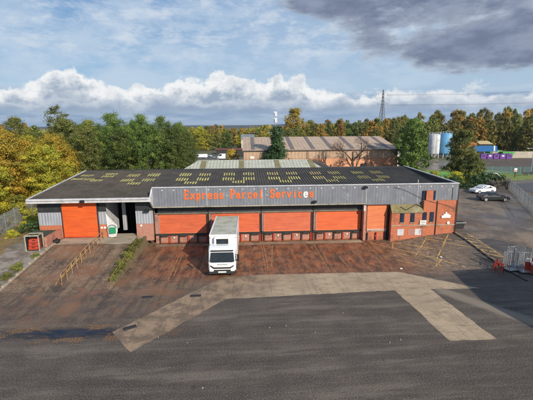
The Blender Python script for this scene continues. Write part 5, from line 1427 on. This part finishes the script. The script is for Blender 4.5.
# second, lower row of small heads
e2_ = b.sub(b.add(.070, b.add(b.mul(b.sub(fld(1., 1.6, 13., 6, .6, 31.), .5), .09), b.mul(b.sub(fld(.8, 1., 4., 3, .5, 12.), .5), .05))), el)
c2_ = b.mul(b.ss(e2_, 0., .012), b.ss(el, .022, .05))
c = b.mixc(b.mul(c2_, .8), c, b.mixc(b.ss(e2_, .030, .0), kc((.32,.42,.57)), kc((.74,.79,.86))))
# dark cloud decks, upper right
wrp = b.add(b.mul(b.sub(fld(1.0, 2.6, 6.0, 9, .62, 2., 5., .1), .5), 1.9), b.mul(b.sub(fld(1., 2., 2.6, 3, .5, 11.), .5), .9))
def blob(a0, e0, ra, re, k=1.):
    dx = b.m('POWER', b.mul(b.sub(az, a0), 1/ra), 2.); dz = b.m('POWER', b.mul(b.sub(el, e0), 1/re), 2.)
    return b.mx(b.sub(k, b.m('SQRT', b.add(dx, dz))), -1.1)
bl = b.mx(b.mx(blob(.54,.335,.42,.13,1.1), blob(.63,.178,.24,.055,1.35)), b.mx(blob(.33,.205,.10,.035,.75), b.mx(blob(.27,.30,.17,.06,1.), blob(.85,.24,.3,.08,1.))))
dk_ = b.ss(b.add(bl, wrp), .0, .38)
dcol = b.mixc(b.ss(fld(1.5, 4., 5., 7, .62, 7.), .36, .64), kc((.155,.195,.30)), kc((.29,.34,.455)))
dcol = b.mixc(b.ss(b.add(bl, wrp), .55, .1, 0., .7), dcol, kc((.50,.56,.66)))
c = b.mixc(b.mul(dk_, .93), c, dcol)
# hazy blue line at the horizon
c = b.mixc(b.ss(el, .030, .004, 0., .75), c, kc((.36,.48,.66)))
# clouds fill only the half of the sky the air shows; below the horizon nothing matters
wd.node_tree.links.new(c, bg.inputs[0])

# ------------------------------------------------------------------ camera
F_PX, PITCH, YAW, ROLL, CH = 370., rad(11.2), rad(3.2), rad(.35), 13.
fw = Vector((math.sin(YAW)*math.cos(PITCH), math.cos(YAW)*math.cos(PITCH), -math.sin(PITCH)))
r0 = Vector((math.cos(YAW), -math.sin(YAW), 0)); u0 = r0.cross(fw)
rr_ = r0*math.cos(ROLL)-u0*math.sin(ROLL); uu_ = u0*math.cos(ROLL)+r0*math.sin(ROLL)
cd = bpy.data.cameras.new('camera'); cd.sensor_fit = 'HORIZONTAL'; cd.sensor_width = 36; cd.lens = F_PX/533*36; cd.clip_start = .5; cd.clip_end = 6000
co = bpy.data.objects.new('camera', cd); COL.objects.link(co)
mx = Matrix((rr_, uu_, -fw)).transposed().to_4x4(); mx.translation = Vector((0,0,CH)); co.matrix_world = mx
S.camera = co
S.view_settings.view_transform = 'Standard'; S.view_settings.look = 'None'; S.view_settings.exposure = 0.04; S.view_settings.gamma = 1
S.view_settings.use_curve_mapping = False
S.cycles.max_bounces = 6; S.cycles.transparent_max_bounces = 4
